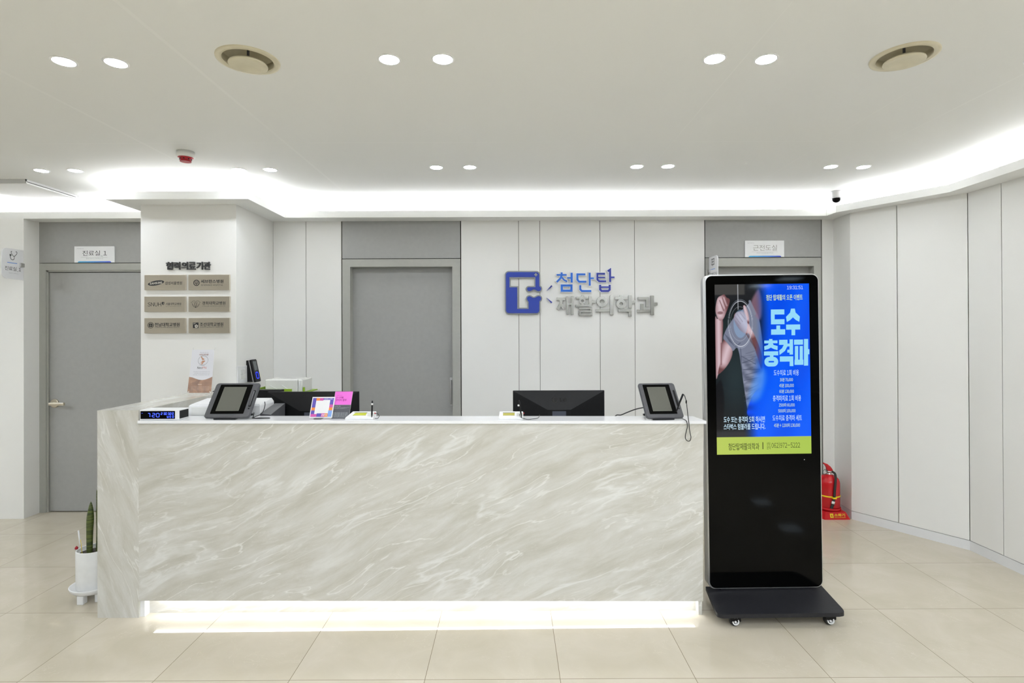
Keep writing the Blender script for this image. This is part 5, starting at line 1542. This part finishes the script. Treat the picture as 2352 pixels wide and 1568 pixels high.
obj('pot', B().lathe([(0.0, 0.0628), (0.078, 0.0628), (0.086, 0.068), (0.088, 0.080), (0.089, 0.284), (0.087, 0.289), (0.083, 0.289), (0.081, 0.284), (0.081, 0.262), (0.0, 0.262)], px_, py_, 48, True, caps=False), M_POT, t)
obj('soil', B().lathe([(0.0, 0.268), (0.06, 0.2665), (0.0805, 0.263), (0.0805, 0.2625)], px_, py_, 32, True), noisy('soil', (46, 42, 36), (62, 56, 46), 60.0, 0.9), t)
M_LEAF = mat('snake_leaf', (70, 84, 40), 0.4)
N = NT(M_LEAF); tc = N.n('ShaderNodeTexCoord'); mp = N.n('ShaderNodeMapping'); mp.inputs['Scale'].default_value = (8, 8, 130); N.l(tc.outputs['Object'], mp.inputs[0])
nz_ = N.n('ShaderNodeTexNoise', Scale=1.0, Detail=2.0, Distortion=0.6); N.l(mp.outputs[0], nz_.inputs['Vector'])
N.l(N.ramp(nz_.outputs[0], [(0.38, lin((44, 58, 26))), (0.6, lin((92, 102, 48)))]), N.b.inputs['Base Color'])
def leaf(pts, r):
    P = spline(pts, 6); n = len(P)
    rr = [r * (0.85 + 0.3 * min(i / n * 2, 1)) * (1 - max(0, (i / (n - 1) - 0.45) / 0.55) ** 1.6) + 0.0006 for i in range(n)]
    obj('leaf', B().tube(P, rr, 10), M_LEAF, t)
leaf([(px_ - 0.020, py_ - 0.012, 0.262), (px_ - 0.020, py_ - 0.010, 0.40), (px_ - 0.017, py_ - 0.008, 0.50), (px_ - 0.016, py_ - 0.006, 0.560)], 0.0165)
leaf([(px_ + 0.012, py_ + 0.010, 0.262), (px_ + 0.016, py_ + 0.012, 0.40), (px_ + 0.012, py_ + 0.014, 0.52), (px_ + 0.004, py_ + 0.012, 0.625)], 0.011)
leaf([(px_ + 0.034, py_ - 0.010, 0.262), (px_ + 0.036, py_ - 0.008, 0.46), (px_ + 0.030, py_, 0.60), (px_ + 0.020, py_ + 0.004, 0.70)], 0.012)
leaf([(px_ + 0.050, py_ + 0.026, 0.262), (px_ + 0.068, py_ + 0.028, 0.45), (px_ + 0.082, py_ + 0.030, 0.60)], 0.013)
leaf([(px_ + 0.010, py_ + 0.030, 0.262), (px_ + 0.034, py_ + 0.034, 0.42), (px_ + 0.060, py_ + 0.036, 0.56)], 0.012)
t = thing('plant_marker', 'thin white marker stick in the plant pot', 'plant marker', (px_ - 0.045, py_ - 0.03, 0.263))
obj('stick', B().tube([(px_ - 0.044, py_ - 0.035, 0.262), (px_ - 0.055, py_ - 0.035, 0.35)], 0.0016, 6), M_YP, t)
obj('paper_wrap', B().tube([(px_ - 0.054, py_ - 0.036, 0.312), (px_ - 0.066, py_ - 0.036, 0.402)], 0.0042, 8), M_WHITE, t)
obj('red_tag', B().lathe([(0.001, 0.286), (0.008, 0.289), (0.009, 0.297), (0.004, 0.305), (0.001, 0.307)], px_ - 0.0895, py_ - 0.02, 12), M_REDP, bpy.data.objects['plant_pot'])

# tidy helper properties
for o in S.objects:
    if '_base' in o:
        del o['_base']
bpy.context.view_layer.update()
